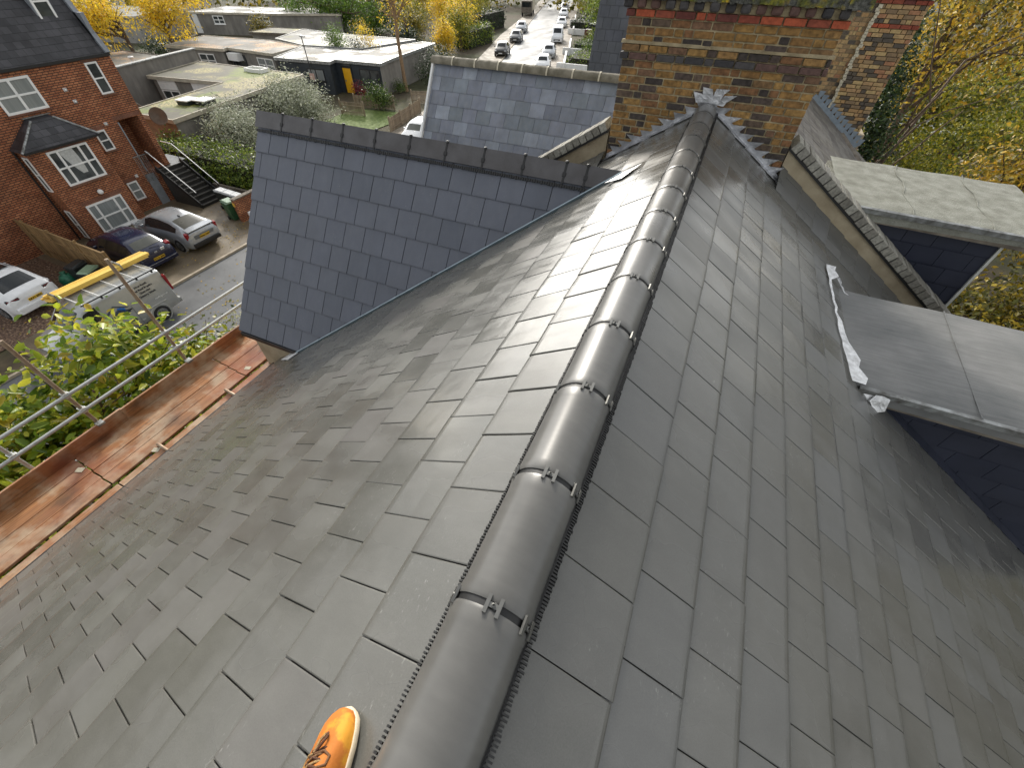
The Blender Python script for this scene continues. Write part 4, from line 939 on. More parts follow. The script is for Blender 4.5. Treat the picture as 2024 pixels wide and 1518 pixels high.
# outside stair
st = thing('outside_staircase', 'wet black concrete staircase with pale handrails climbing to the arched doorway of the brick house', 'staircase', (-27.4, 15.3, G))
nS = 10; rise = 1.78/nS; run = 2.5/nS; mb = MB(); mbt = MB()
for i in range(nS):
    x1 = -26.15-run*i; mb.box(-28.7, x1, 14.62, 16.05, G+rise*i, G+rise*(i+1)-.002) if i == nS-1 else mb.box(x1-run, x1, 14.62, 16.05, G, G+rise*(i+1))
    mbt.box(x1-.05, x1+.012, 14.6, 16.06, G+rise*(i+1)-.03, G+rise*(i+1)+.004)
mb.box(-30.4, -28.68, 15.66, 16.6, G, -9.12); mb.build('steps', MAT.setdefault('wetconc', simple('wet black concrete', (.035, .033, .03), .35, 0, .5, 6)), st)
mbt.build('step_nosing', MAT.setdefault('nosing', simple('worn nosing', (.11, .105, .095), .4, 0, .4, 8)), st)
for y, x_up in ((14.60, -28.6), (16.10, -28.9)):
    mb = MB(); zb = G+.95; mb.tube([(-26.0, y, zb), (-28.5, y, zb+1.78), (x_up-.5 if y > 16 else x_up, y, zb+1.8)], .025, 8); mb.build('handrail', 'white', st)
    mb = MB(); mb.obox((-27.3, y, G+.9+.14), (-2.5, 0, 1.78), (0, 1, 0), (1.78, 0, 2.5), 1.5, .03, .10)
    for k in range(5): mb.tube([(-26.1-.6*k, y, G+.43*k), (-26.1-.6*k, y, G+.95+.43*k)], .018, 6)
    mb.build('balustrade', 'black', st)
mb = MB()
for k in range(7): mb.tube([(-28.72, 13.95+.1*k, -9.6), (-28.72, 13.95+.1*k, -8.3)], .012, 6)
mb.tube([(-28.72, 13.9, -8.3), (-28.72, 14.6, -8.3), (-28.3, 14.6, -8.2)], .022, 6); mb.build('landing_rail', 'trim', st)
mb = MB(); mb.lathe((-30.0, 17.1, -7.2), (.6, -.6, .3), [(0, .0), (.02, .2), (.10, .38), (.16, .45), (.165, .44), (.11, .36), (.02, .0)], 20); dsh = tag(mb.build('satellite_dish', MAT.setdefault('dish', simple('brown dish', (.13, .11, .085), .6))), 'round brown satellite dish on the corner of the red brick house', 'satellite dish')

# ------------------------------------------------------------------ bins, fences, low walls
MAT['binlid'] = simple('pale wet lid', (.55, .56, .56), .3); MAT['bingreen'] = simple('green bin plastic', (.03, .10, .045), .4); MAT['bindark'] = simple('dark bin plastic', (.02, .025, .025), .4); MAT['lidgreen'] = simple('pale green lid', (.25, .36, .24), .35)
def wheelie(label, loc, rz, body, lid, group=None):
    t = thing('wheelie_bin', label, 'bin', loc, rz, group)
    mb = MB(); b = [(-.23, -.24, .06), (.23, -.24, .06), (.23, .22, .06), (-.23, .22, .06)]; u = [(-.28, -.30, .98), (.28, -.30, .98), (.28, .30, .98), (-.28, .30, .98)]
    mb.add(b+u, [(3, 2, 1, 0), (4, 5, 6, 7), (0, 1, 5, 4), (1, 2, 6, 5), (2, 3, 7, 6), (3, 0, 4, 7)]); mb.box(-.30, .30, -.32, .31, .93, .985); mb.build('body', body, t, True)
    mb = MB(); mb.add([(-.25, -.32, .99), (.25, -.32, .99), (.25, .33, .99), (-.25, .33, .99), (-.20, -.27, 1.05), (.20, -.27, 1.05), (.20, .28, 1.08), (-.20, .28, 1.08)], [(4, 5, 6, 7), (0, 1, 5, 4), (1, 2, 6, 5), (2, 3, 7, 6), (3, 0, 4, 7), (3, 2, 1, 0)]); mb.tube([(-.24, .35, 1.03), (.24, .35, 1.03)], .02, 6); mb.build('lid', lid, t, True)
    for sx in (-1, 1): mb = MB(); mb.lathe((sx*.25, .25, .1), (sx, 0, 0), [(-.03, .02), (-.03, .1), (.03, .1), (.03, 0)], 12); mb.build('wheel', 'black', t, True)
    return t
wheelie('black wheelie bin with white lid, nearest the stair foot', (-24.85, 15.35, G), R(90), 'bindark', 'binlid', 'bins beside the stair')
wheelie('black wheelie bin with white lid, middle of the three', (-24.15, 15.3, G), R(90), 'bindark', 'binlid', 'bins beside the stair')
wheelie('black wheelie bin with white lid, against the brick bin store', (-23.5, 15.25, G), R(90), 'bindark', 'binlid', 'bins beside the stair')
wheelie('bright green wheelie bin in front of the three white lidded bins', (-23.35, 14.5, G), R(80), 'bingreen', 'lidgreen')
wheelie('dark green wheelie bin with a pale lid by the end of the timber fence', (-23.05, 6.95, G), R(20), 'bindark', 'lidgreen')
wheelie('black wheelie bin with dark lid tucked against the timber fence', (-24.0, 7.0, G), R(10), 'bindark', 'bindark')
mb = MB(); mb.lathe((-24.6, 6.6, G), (0, 0, 1), [(0, .1), (.1, .28), (.35, .33), (.55, .22), (.62, .08), (.7, .12), (.7, 0)], 14); tag(mb.build('rubbish_bag', MAT.setdefault('bag', simple('green bag', (.03, .22, .12), .35, 0, .6, 9, .8, 14))), 'shiny green plastic bag slumped beside the dark bins', 'bag')
t = thing('brick_wall', 'short brick bin store wall with a yellow sign beside the green bin', 'wall', (-22.7, 15.3, G))
mb = MB(); mb.box(-22.85, -22.62, 14.35, 16.6, G, -9.7); mb.build('brickwork', 'brickwall', t); mb = MB(); mb.box(-22.88, -22.59, 14.32, 16.63, -9.7, -9.64); mb.build('coping', 'old_wood', t)
mb = MB(); mb.box(-22.86, -22.70, 14.335, 14.352, -10.05, -9.85); mb.build('yellow_sign', MAT.setdefault('sign_y', simple('yellow sign', (.7, .42, .05), .5)), t)
mb = MB(); mb.box(-22.3, -21.9, 14.6, 15.1, G+.012, -10.35); tag(mb.build('storage_box', 'white'), 'white box standing on the paving beside the brick bin store', 'box')
mb = MB(); mb.box(-27.0, -23.6, 16.35, 16.5, G, -10.2); tag(mb.build('low_wall', 'old_wood'), 'low brown timber edging wall below the long clipped hedge', 'wall')
MAT['fence'] = (lambda s: (s.col(s.mix(.6, s.ramp(s.island(), [(0, (.15, .09, .035)), (1, (.27, .17, .07))]), s.ramp(s.noise(1, 5, s.coord((14, 14, 1))), [(.3, .5), (.7, 1.5)]), 'MULTIPLY')), s.rough(.85), s.m)[-1])(NT('brown fence boards'))
def fence(name, label, p, q, z0, h, mat='fence', posts=1.83, bw_=.12, gap=.004, capz=True):
    t = thing(name, label, 'fence', ((p[0]+q[0])/2, (p[1]+q[1])/2, z0)); v = Vector((q[0]-p[0], q[1]-p[1], 0)); L = v.length; d = v.normalized(); nrm = Vector((-d.y, d.x, 0)); P = Vector((p[0], p[1], z0))
    mb = MB(); s = 0
    while s < L: mb.obox(P+d*(s+bw_/2)+Vector((0, 0, h/2+random.uniform(-.008, .008))), d, nrm, (0, 0, 1), bw_/2-gap, .012, h/2); s += bw_
    for zz in (.25, .75): mb.obox(P+d*L/2-nrm*.03+Vector((0, 0, h*zz)), d, nrm, (0, 0, 1), L/2, .018, .03)
    if capz: mb.obox(P+d*L/2+Vector((0, 0, h+.025)), d, nrm, (0, 0, 1), L/2, .035, .015)
    mb.build('fence_panel', mat, t); n = max(1, int(L/posts))
    for i in range(n+1): mb = MB(); mb.obox(P+d*(L*i/n)+Vector((0, 0, h/2+.05)), d, nrm, (0, 0, 1), .05, .055, h/2+.08); mb.build('fence_post', mat, t)
    return t
fence('timber_fence', 'brown close boarded fence between the leaf strewn drive and the dark blue car', (-30.2, 7.75), (-21.9, 7.48), G, 1.75)
fence('timber_fence', 'brown close boarded fence return at the back of the leaf strewn drive', (-30.6, 7.7), (-30.6, 1.0), G, 1.85)
mb = MB(); mb.prism([(-33.5, 8.3, -8.9), (-30.8, 8.3, -9.3), (-30.8, 9.6, -9.3), (-33.5, 9.6, -8.9)], (0, 0, -.08)); mb.box(-33.3, -31, 8.4, 9.5, G, -9.25); tag(mb.build('lean_to', MAT.setdefault('shedroof', simple('grey shed roof', (.16, .15, .135), .8, 0, .4, 3)) ), 'grey lean to roof behind the fence at the side of the brick house', 'shed')
MAT['picket'] = (lambda s: (s.col(s.ramp(s.island(), [(0, (.20, .15, .10)), (1, (.34, .27, .19))])), s.rough(.9), s.m)[-1])(NT('weathered pickets'))
for lab, p, q in (('weathered picket fence along the front of the dark house garden', (-31.9, 35.9), (-28.2, 36.9)), ('weathered picket fence on the far left side of the small lawn', (-31.6, 33.6), (-29.3, 33.9)), ('weathered picket fence beside the drive with the white car', (-24.6, 31.2), (-25.6, 37.3)), ('weathered picket fence by the bins of the dark house', (-28.0, 39.6), (-25.6, 40.6))):
    fence('picket_fence', lab, p, q, G, 1.0, 'picket', 1.9, .11, .022, False)

# ------------------------------------------------------------------ vehicles
def paint(name, c, rough=.22, metal=0., coat=.6):
    s = NT(name); s.col(s.mix(.5, c, s.ramp(s.noise(3, 5), [(.3, .8), (.7, 1.15)]), 'MULTIPLY')); s.rough(rough); s.b.inputs['Metallic'].default_value = metal
    s.b.inputs['Coat Weight'].default_value = coat; s.b.inputs['Coat Roughness'].default_value = .06; return s.m
for k, c, m in (('p_silver', (.38, .40, .42), .4), ('p_blue', (.004, .008, .034), .0), ('p_white', (.74, .75, .76), 0), ('p_black', (.012, .013, .015), 0), ('p_grey', (.10, .105, .11), .3), ('p_van', (.40, .41, .40), .35), ('p_red', (.14, .04, .03), 0)): MAT[k] = paint('car paint '+k[2:], c, metal=m)
MAT['carglass'] = simple('car glass', (.018, .022, .024), .05, 0, .4, 1.5, spec=.6)
MAT['carglass_l'] = simple('car glass painted reflection', (.12, .125, .105), .22, 0, .5, 1.2, spec=.6)  # paler base colour stands in for a reflection in the glass
MAT['carglass_b'] = simple('tinted glass', (.085, .082, .065), .3, 0, .4, 2, spec=.3); MAT['tyre'] = simple('tyre rubber', (.015, .015, .016), .8); MAT['alloy'] = simple('alloy wheel', (.42, .43, .44), .3, .8, .3, 10)
MAT['red_lamp'] = simple('red lamp', (.30, .015, .02), .15); MAT['lamp_c'] = simple('clear lamp', (.55, .57, .58), .1, .2)
MAT['plate_y'] = simple('yellow plate', (.80, .50, .03), .4); MAT['plate_w'] = simple('white plate', (.7, .7, .68), .4); MAT['ink'] = simple('black lettering', (.015, .015, .02), .6); MAT['ink_b'] = simple('blue graphic', (.02, .17, .60), .4); MAT['ink_d'] = simple('slate graphic', (.06, .08, .11), .5)
def text(parent, s, loc, ax, ay, size, mat='ink', name='lettering'):
    """flat lettering, local to its thing: ax = reading direction, ay = up direction"""
    cu = bpy.data.curves.new(name, 'FONT'); cu.body = s; cu.size = size; cu.align_x = 'CENTER'; cu.align_y = 'CENTER'; cu.extrude = .001; cu.offset = .003 if size > .1 else 0
    ob = bpy.data.objects.new(name, cu); C.objects.link(ob); ax, ay = Vector(ax).normalized(), Vector(ay).normalized(); az = ax.cross(ay)
    ob.matrix_local = Matrix(((ax.x, ay.x, az.x, loc[0]), (ax.y, ay.y, az.y, loc[1]), (ax.z, ay.z, az.z, loc[2]), (0, 0, 0, 1)))
    cu.materials.append(MAT[mat])
    me = bpy.data.meshes.new_from_object(ob.evaluated_get(bpy.context.evaluated_depsgraph_get())); mo = bpy.data.objects.new(name, me); C.objects.link(mo)
    mo.matrix_local = ob.matrix_local.copy(); mo.parent = parent; bpy.data.objects.remove(ob); return mo
def car(name, label, cat, loc, rz, Wd, st, body, glass_side, glass_top, rear_glass='carglass', group=None, wheels=(.75, 3.4), wr=.32, plate=None, detail=True, rimmat='alloy', clad=True):
    """st: stations from tail to nose (y, z sill, z belt, z top, belt half-width factor, roof half-width factor)"""
    t = thing(name, label, cat, loc, rz, group); W2 = Wd/2; vs = []; rows = []
    for (y, zb, zl_, zt_, fb, ft) in st:
        wb, wt = W2*fb, W2*ft
        half = [(wb*.86, zb), (wb*.99, zb+.14), (wb*1.0, (zb+zl_)/2+.06), (wb*.975, zl_), (wt*1.0, max(zl_+.001, zt_-.055)), (wt*.80, zt_-.008), (wt*.4, zt_+.012)]
        rows.append([(x, y, z) for x, z in half] + [(-x, y, z) for x, z in half[::-1]])
    nr = len(rows[0]); vs = [p for r in rows for p in r]
    fs = [(i*nr+k, i*nr+k+1, (i+1)*nr+k+1, (i+1)*nr+k) for i in range(len(rows)-1) for k in range(nr-1)]
    mb = MB(); mb.add(vs, [f[::-1] for f in fs], True); L = len(rows)-1
    mb.add(rows[0], [tuple(range(nr))], False); mb.add(rows[L], [tuple(range(nr))[::-1]], False); mb.add([rows[0][0], rows[L][0], rows[L][-1], rows[0][-1]], [(0, 1, 2, 3)])
    bo = mb.build('body', body, t, True)
    md = bo.modifiers.new('bevel', 'BEVEL'); md.width = .03; md.segments = 2; md.limit_method = 'ANGLE'; md.angle_limit = R(40)
    def lerp(a, b, f): return Vector(a)+(Vector(b)-Vector(a))*f
    for (i0, i1, padf, padr) in glass_side:                      # each side window
        for sg in (0, 1):
            mb = MB(); pts_t, pts_b = [], []
            n_ = i1-i0
            for i in range(i0, i1+1):
                a, b = (rows[i][3], rows[i][4]) if sg == 0 else (rows[i][nr-4], rows[i][nr-5])
                pts_b.append(lerp(a, b, .10)); pts_t.append(lerp(a, b, .90))
            pts_b[0] = lerp(pts_b[0], pts_b[1], padr); pts_t[0] = lerp(pts_t[0], pts_t[1], padr); pts_b[-1] = lerp(pts_b[-1], pts_b[-2], padf); pts_t[-1] = lerp(pts_t[-1], pts_t[-2], padf)
            o_ = Vector((.007*(1 if sg == 0 else -1), 0, .003)); q = [p+o_ for p in pts_b]+[p+o_ for p in pts_t]; m = n_+1
            mb.add(q, [((k, k+1, m+k+1, m+k) if sg else (k, m+k, m+k+1, k+1)) for k in range(n_)], True); mb.build('side_window', 'carglass', t, True)
    for (i0, i1, nm, gm) in glass_top:
        mb = MB(); q = []
        up = Vector((0, (-.006 if nm == 'rear_window' else .006), .007))
        for i, f in ((i0, .08), (i1, .92)):
            a, b = rows[i0], rows[i1]
            for k in (4, 5, 6, 7, 8, 9):
                p = lerp(a[k], b[k], f); p.x *= .93; q.append(p+up)
        mb.add(q, [(k, k+1, 7+k, 6+k) for k in range(5)][::-1], True); mb.build(nm, gm, t, True)
    for y in wheels:
        for sg in (-1, 1):
            mb = MB(); mb.lathe((sg*(W2-.005), y, wr+.02), (sg, 0, 0), [(-.12, wr+.07), (.012, wr+.07), (.012, wr+.045), (-.08, 0)], 22); mb.build('wheel_arch', 'black' if clad else body, t, True)
            mb = MB(); mb.lathe((sg*(W2-.06), y, wr), (sg, 0, 0), [(-.10, wr*.7), (-.09, wr*.96), (-.02, wr), (.065, wr*.98), (.09, wr*.86), (.085, wr*.70), (.06, wr*.66)], 22); wh = mb.build('wheel', 'tyre', t, True)
            mb = MB(); mb.lathe((sg*(W2-.06), y, wr), (sg, 0, 0), [(.05, wr*.72), (.078, wr*.68), (.07, wr*.58), (.05, wr*.5), (.05, 0)], 20)
            for k in range(8):
                an = k*math.pi/4; mb.obox((sg*(W2+.01), y+math.cos(an)*wr*.36, wr+math.sin(an)*wr*.36), (1, 0, 0), (0, math.cos(an), math.sin(an)), (0, -math.sin(an), math.cos(an)), .012, wr*.30, .022)
            mb.lathe((sg*(W2+.0), y, wr), (sg, 0, 0), [(0, .06), (.022, .05), (.022, 0)], 10); mb.build('rim', rimmat, wh, True)
    if not detail: return t, rows
    y0 = rows[0][0][1]; zb = st[0][2]; yL = rows[L][0][1]
    return t, rows
def addbox(t, name, mat, c, hx, hy, hz, ax=(1, 0, 0), ay=(0, 1, 0), az=(0, 0, 1), bev=.01):
    mb = MB(); mb.obox(c, ax, ay, az, hx, hy, hz); o = mb.build(name, mat, t, True)
    if bev: bevel_all(o, bev)
    return o
def mirrors(t, W2, y, z, mat):
    for sg in (-1, 1): addbox(t, 'wing_mirror', mat, (sg*(W2+.07), y, z), .085, .05, .065, bev=.03)
# silver hatchback saloon: tail towards the street, nose to the house
silver, rw = car('parked_car', 'silver fastback hatchback parked nose in against the red brick house', 'car', (-21.85, 11.62, G), R(90), 1.78,
    [(0, .42, .70, .86, .80, .70), (.05, .28, .80, 1.02, .93, .80), (.28, .22, .98, 1.16, 1.0, .86), (.60, .2, .99, 1.24, 1.0, .80), (1.25, .2, .98, 1.40, 1.0, .70), (1.9, .2, .95, 1.475, 1.0, .68), (2.55, .2, .91, 1.46, 1.0, .68), (3.05, .2, .89, 1.31, 1.0, .72), (3.55, .2, .86, 1.00, .99, .80), (4.1, .22, .74, .86, .95, .76), (4.42, .26, .6, .70, .82, .6), (4.52, .34, .5, .56, .66, .4)],
    'p_silver', [(3, 7, .1, .2)], [(2, 4, 'rear_window', 'carglass_b'), (7, 8, 'windscreen', 'carglass')], wheels=(.92, 3.62), clad=False)
W2 = .89
addbox(silver, 'rear_bumper', 'black', (0, .0, .42), .74, .07, .10, bev=.03); addbox(silver, 'spoiler', 'p_silver', (0, .16, 1.135), .70, .17, .018, (1, 0, 0), (0, 1, .16), (0, -.16, 1), .012)
addbox(silver, 'lower_rear_window', 'carglass', (0, .10, 1.065), .60, .02, .045)
for sg in (-1, 1): addbox(silver, 'tail_light', 'red_lamp', (sg*.77, .13, .92), .07, .09, .16, (1, 0, 0), (0, 1, .2), (0, -.2, 1), .02); addbox(silver, 'headlight', 'lamp_c', (sg*.66, 4.25, .72), .14, .12, .05, bev=.02)
pl_ = addbox(silver, 'number_plate', 'plate_y', (0, -.03, .74), .27, .012, .07, (1, 0, 0), (0, 1, .3), (0, -.3, 1), 0); text(pl_, 'FN66 OMV', (0, -.050, .742), (1, 0, 0), (0, -.3, 1), .115)
addbox(silver, 'plate_recess', MAT.setdefault('mesh_grey', simple('grey panel', (.2, .21, .22), .5)), (0, -.012, .76), .52, .012, .13, (1, 0, 0), (0, 1, .3), (0, -.3, 1), .01)
mirrors(silver, W2, 3.05, .98, 'p_silver'); addbox(silver, 'roof_aerial', 'black', (.0, 1.28, 1.43), .03, .07, .025, bev=.01)
# dark blue hatchback
blue, rw = car('parked_car', 'dark blue estate hatchback with white square sticker parked beside the timber fence', 'car', (-22.05, 9.30, G), R(90), 1.74,
    [(0, .38, .66, .80, .86, .76), (.06, .28, .80, .98, .96, .84), (.30, .22, .95, 1.08, 1.0, .84), (.78, .2, .94, 1.36, 1.0, .72), (1.5, .2, .93, 1.455, 1.0, .71), (2.3, .2, .91, 1.45, 1.0, .71), (2.75, .2, .9, 1.36, 1.0, .72), (3.35, .2, .88, 1.0, .99, .82), (3.9, .22, .78, .9, .95, .78), (4.2, .28, .62, .74, .82, .6)],
    'p_blue', [(2, 6, .15, .45)], [(2, 3, 'rear_window', 'carglass_l'), (6, 7, 'windscreen', 'carglass')], wheels=(.85, 3.4), clad=False, rimmat='alloy')
addbox(blue, 'rear_bumper', 'p_blue', (0, -.02, .44), .78, .08, .09, bev=.03); addbox(blue, 'bumper_strip', 'trim', (0, -.09, .50), .70, .012, .012)
for sg in (-1, 1): addbox(blue, 'tail_light', 'red_lamp', (sg*.73, .22, .99), .10, .10, .075, (1, 0, 0), (0, 1, .3), (0, -.3, 1), .02)
pl_ = addbox(blue, 'number_plate', 'plate_y', (0, -.015, .64), .26, .012, .06, (1, 0, 0), (0, 1, .25), (0, -.25, 1), 0); text(pl_, 'KX12 BVN', (0, -.032, .642), (1, 0, 0), (0, -.25, 1), .11)
addbox(blue, 'square_sticker', 'white', (.34, .005, .93), .085, .010, .075, (1, 0, 0), (0, 1, .45), (0, -.45, 1), 0); text(blue, 'P', (.34, -.012, .935), (1, 0, 0), (0, -.45, 1), .10, MAT.setdefault('tealink', simple('teal ink', (.02, .28, .26), .5)) and 'tealink')
addbox(blue, 'badge', 'alloy', (0, .005, .90), .07, .01, .035, bev=.01); mb = MB(); mb.tube([(-.06, .22, 1.09), (.34, .12, 1.05)], .012, 6); mb.build('rear_wiper', 'black', blue, True); mirrors(blue, .87, 2.8, .96, 'p_blue')
# white SUV
white, rw = car('parked_car', 'white crossover with black rear window reversing on the leaf strewn drive', 'car', (-23.55, 5.02, G), R(96), 1.86,
    [(0, .42, .72, .84, .80, .68), (.05, .3, .86, 1.02, .93, .82), (.30, .25, 1.0, 1.13, 1.0, .86), (.95, .22, 1.02, 1.50, 1.0, .74), (1.6, .22, 1.0, 1.60, 1.0, .72), (2.5, .22, .98, 1.58, 1.0, .72), (2.95, .22, .96, 1.45, 1.0, .74), (3.5, .22, .94, 1.06, .99, .84), (4.1, .25, .84, .96, .95, .8), (4.4, .3, .66, .8, .82, .6)],
    'p_white', [(2, 6, .15, .5)], [(2, 3, 'rear_window', 'carglass'), (6, 7, 'windscreen', 'carglass')], wheels=(.88, 3.5), wr=.35, clad=False)
addbox(white, 'sunroof', 'carglass', (0, 1.85, 1.605), .50, .55, .012, bev=.01); addbox(white, 'rear_bumper', 'p_white', (0, .0, .48), .80, .10, .14, bev=.05)
for sg in (-1, 1): addbox(white, 'tail_light', 'black', (sg*.66, .085, .93), .22, .05, .045, (1, sg*.30, 0), (-sg*.30, 1, .3), (0, -.3, 1), .02); addbox(white, 'light_strip', 'red_lamp', (sg*.66, .045, .945), .20, .02, .012, (1, sg*.30, 0), (-sg*.30, 1, .3), (0, -.3, 1), .005); addbox(white, 'roof_rail', 'alloy', (sg*.58, 1.9, 1.585), .015, .8, .02)
pl_ = addbox(white, 'number_plate', 'plate_y', (0, -.03, .74), .26, .012, .06, (1, 0, 0), (0, 1, .25), (0, -.25, 1), 0); text(pl_, 'LK71 ZRC', (0, -.048, .742), (1, 0, 0), (0, -.25, 1), .11)
mirrors(white, .93, 3.0, 1.05, 'p_white')
# the roofer's van: tail to the north, nearside facing the house
van, rw = car('roofing_van', 'silver grey trade van with blue house emblem and yellow timber lengths on its roof rack', 'van', (-19.42, 7.55, G), R(180), 1.82,
    [(0, .36, .95, 1.80, .90, .72), (.03, .27, 1.0, 1.84, 1.0, .83), (.8, .25, 1.03, 1.86, 1.0, .83), (1.7, .25, 1.02, 1.86, 1.0, .83), (2.5, .25, 1.0, 1.85, 1.0, .82), (2.95, .25, 1.0, 1.76, 1.0, .80), (3.6, .25, .99, 1.18, .99, .84), (4.1, .26, .88, 1.02, .95, .8), (4.36, .3, .66, .82, .84, .62)],
    'p_van', [(4, 6, .3, .12)], [(5, 6, 'windscreen', 'carglass')], wheels=(.88, 3.55), wr=.33, clad=False)
W2 = .91
# local: +y towards the nose (world -Y), x = -1 side looks towards the house roof (world +X)
addbox(van, 'rear_bumper', 'trim', (0, -.03, .42), .84, .07, .10, bev=.03)
for sg in (-1, 1):
    addbox(van, 'tail_light', 'red_lamp', (sg*.80, -.012, 1.28), .06, .05, .34, bev=.02); addbox(van, 'wheel_arch_lip', 'p_van', (sg*(W2+.0), .88, .74), .02, .44, .035, bev=.02)
    addbox(van, 'side_rub_strip', 'trim', (sg*(W2+.006), 1.9, .50), .012, .55, .03, bev=.01)
    addbox(van, 'door_handle', 'black', (sg*(W2+.01), 1.72, 1.10), .015, .07, .02); addbox(van, 'door_seam', 'ink_d', (sg*(W2-.002), 1.62, .78), .006, .006, .42)
mirrors(van, W2, 3.05, 1.1, 'black')
addbox(van, 'bonnet_sticker', 'white', (0, 3.86, 1.112), .30, .22, .006, (1, 0, 0), (0, 1, -.30), (0, .30, 1), 0)
sx = -(W2+.004)
def vanpoly(pts, nm, m, x=sx-.004, sl=.0):
    mb = MB(); mb.prism([(x - (z-1.0)*sl, y, z) for y, z in pts], (-.004, 0, 0)); mb.build(nm, m, van, True)
tx = lambda z: -(W2*(.995 if z < 1.0 else .975-(z-1.02)*.20))-.014
def vpoly(pts, nm, m):
    mb = MB(); P = [(tx(z), y, z) for y, z in pts]; mb.prism(P, (-.004, 0, 0)); mb.build(nm, m, van, True)
vpoly([(2.42, 1.02), (1.72, 1.02), (1.72, 1.10), (2.05, 1.28), (2.42, 1.10)], 'emblem_ground', 'ink_d')
vpoly([(2.16, 1.14), (1.84, 1.12), (1.82, 1.25), (1.90, 1.25), (1.91, 1.31), (1.97, 1.29), (2.02, 1.33)], 'emblem_house', 'ink_b')
vpoly([(2.52, 1.24), (2.10, 1.46), (1.66, 1.20), (1.74, 1.20), (2.10, 1.40), (2.42, 1.22)], 'emblem_roof', 'ink_d')
for i, s in enumerate(('New Roofs', 'Flat Roof Repairs', 'Guttering', 'Chimney Work')): text(van, s, (tx(1.64-.125*i)-.008, .88, 1.64-.125*i), (0, -1, 0), (.2, 0, 1), .105)
text(van, '860 823', (-(W2+.02), 2.0, .66), (0, -1, 0), (0, 0, 1), .17); text(van, 'roofing.co.uk', (-(W2+.016), .52, .99), (0, -1, 0), (0, 0, 1), .10, 'white')
# roof rack and the load on it
mb = MB()
for y in (.25, .85, 1.5, 2.15, 2.75): mb.tube([(-.80, y, 1.93), (.80, y, 1.93)], .018, 6)
mb.build('rack_bar', 'white', van, True); mb = MB()
for sg in (-1, 1):
    mb.tube([(sg*.80, .12, 1.95), (sg*.80, 2.85, 1.95)], .024, 8)
    for y in (.25, .85, 1.5, 2.15, 2.75): mb.obox((sg*.79, y, 1.91), (1, 0, 0), (0, 1, 0), (0, 0, 1), .03, .03, .05)
mb.build('rack_side_rail', 'black', van, True)
MAT['ytimber'] = (lambda s: (s.col(s.mix(.5, s.ramp(s.island(), [(0, (.70, .42, .06)), (1, (.85, .60, .14))]), s.ramp(s.noise(1, 5, s.coord((20, 1, 20))), [(.3, .6), (.7, 1.3)]), 'MULTIPLY')), s.rough(.6), s.m)[-1])(NT('yellow treated timber'))
tb = thing('timber_bundle', 'bundle of yellow treated roofing battens strapped on the van roof rack', 'timber', (-19.9, 5.5, -8.95))
mb = MB(); 
for i in range(4):
    for j in range(3): a = random.uniform(-.12, .12); mb.obox((-19.72-.105*i+.0, 6.2+a, -8.92+.055*j), (1, 0, 0), (.035, 1, 0), (0, 0, 1), .046, 1.75, .025)
mb.build('batten', 'ytimber', tb)
mb = MB(); mb.obox((-19.88, 6.9, -8.83), (1, 0, 0), (0, 1, 0), (0, 0, 1), .24, .02, .125); mb.obox((-19.85, 4.6, -8.83), (1, 0, 0), (0, 1, 0), (0, 0, 1), .24, .02, .125); mb.build('ratchet_strap', 'trim', tb)
# cars along the side road
HB = [(0, .36, .70, .85, .84, .74), (.06, .27, .85, 1.0, .96, .82), (.3, .22, .95, 1.08, 1.0, .84), (.75, .2, .94, 1.38, 1.0, .72), (1.5, .2, .93, 1.46, 1.0, .71), (2.3, .2, .91, 1.45, 1.0, .71), (2.75, .2, .9, 1.36, 1.0, .72), (3.3, .2, .88, 1.0, .99, .82), (3.85, .22, .78, .9, .95, .78), (4.15, .28, .6, .7, .82, .6)]
VN = [(0, .36, .95, 1.88, .92, .76), (.03, .27, 1.0, 1.92, 1.0, .85), (1.5, .25, 1.02, 1.94, 1.0, .85), (2.9, .25, 1.0, 1.90, 1.0, .83), (3.25, .25, 1.0, 1.80, 1.0, .82), (3.85, .25, .99, 1.2, .99, .84), (4.35, .26, .9, 1.04, .95, .8), (4.6, .3, .66, .82, .84, .62)]
def road_car(label, x, y, rz, body, prof=HB, gs=((2, 6, .15, .45),), gt=((2, 3, 'rear_window', 'carglass'), (6, 7, 'windscreen', 'carglass')), cat='car', sc=1.0, wheels=(.82, 3.35)):
    t, r_ = car('parked_car', label, cat, (x-(.8 if -47 < x < -30 and y > 60 and 'left' in label else 0), y, G), rz, 1.78, list(prof), body, list(gs), list(gt), wheels=wheels, clad=False, group='cars parked along the side road'); t.scale = (sc,)*3; L = prof[-1][0]
    for sg in (-1, 1): addbox(t, 'headlight', 'lamp_c', (sg*.64, L-.14, .68), .15, .12, .06, bev=.02)
    addbox(t, 'grille', 'black', (0, L-.01, .5), .5, .03, .09); addbox(t, 'number_plate', 'plate_w', (0, L+.03, .44), .26, .01, .055, bev=0); mirrors(t, .89, 2.8, .98, body)
    return t
hd = math.atan2(-.295, 1)          # heading of the side road
def rd(x, y, back=False): return (x, y, R(180)+math.atan(.295) + (R(180) if back else 0))
road_car('black hatchback with pale bonnet reflections, nearest in the left hand row', -30.6, 68.8, R(180)+.29, 'p_black')
road_car('dark grey car second in the left hand row behind the black hatchback', -33.4, 80.2, R(180)+.29, 'p_grey')
road_car('silver grey car third in the left hand row beside the hedge', -36.7, 90.2, R(180)+.29, 'p_silver')
road_car('white car lowest in the right hand row, half hidden by the clay ridge', -22.9, 62.5, R(180)+.29, 'p_white')
road_car('white hatchback second in the right hand row, in front of the white van', -25.0, 70.3, R(180)+.29, 'p_silver')
VG = ((3, 5, .2, .1),); VT = ((4, 5, 'windscreen', 'carglass'),)
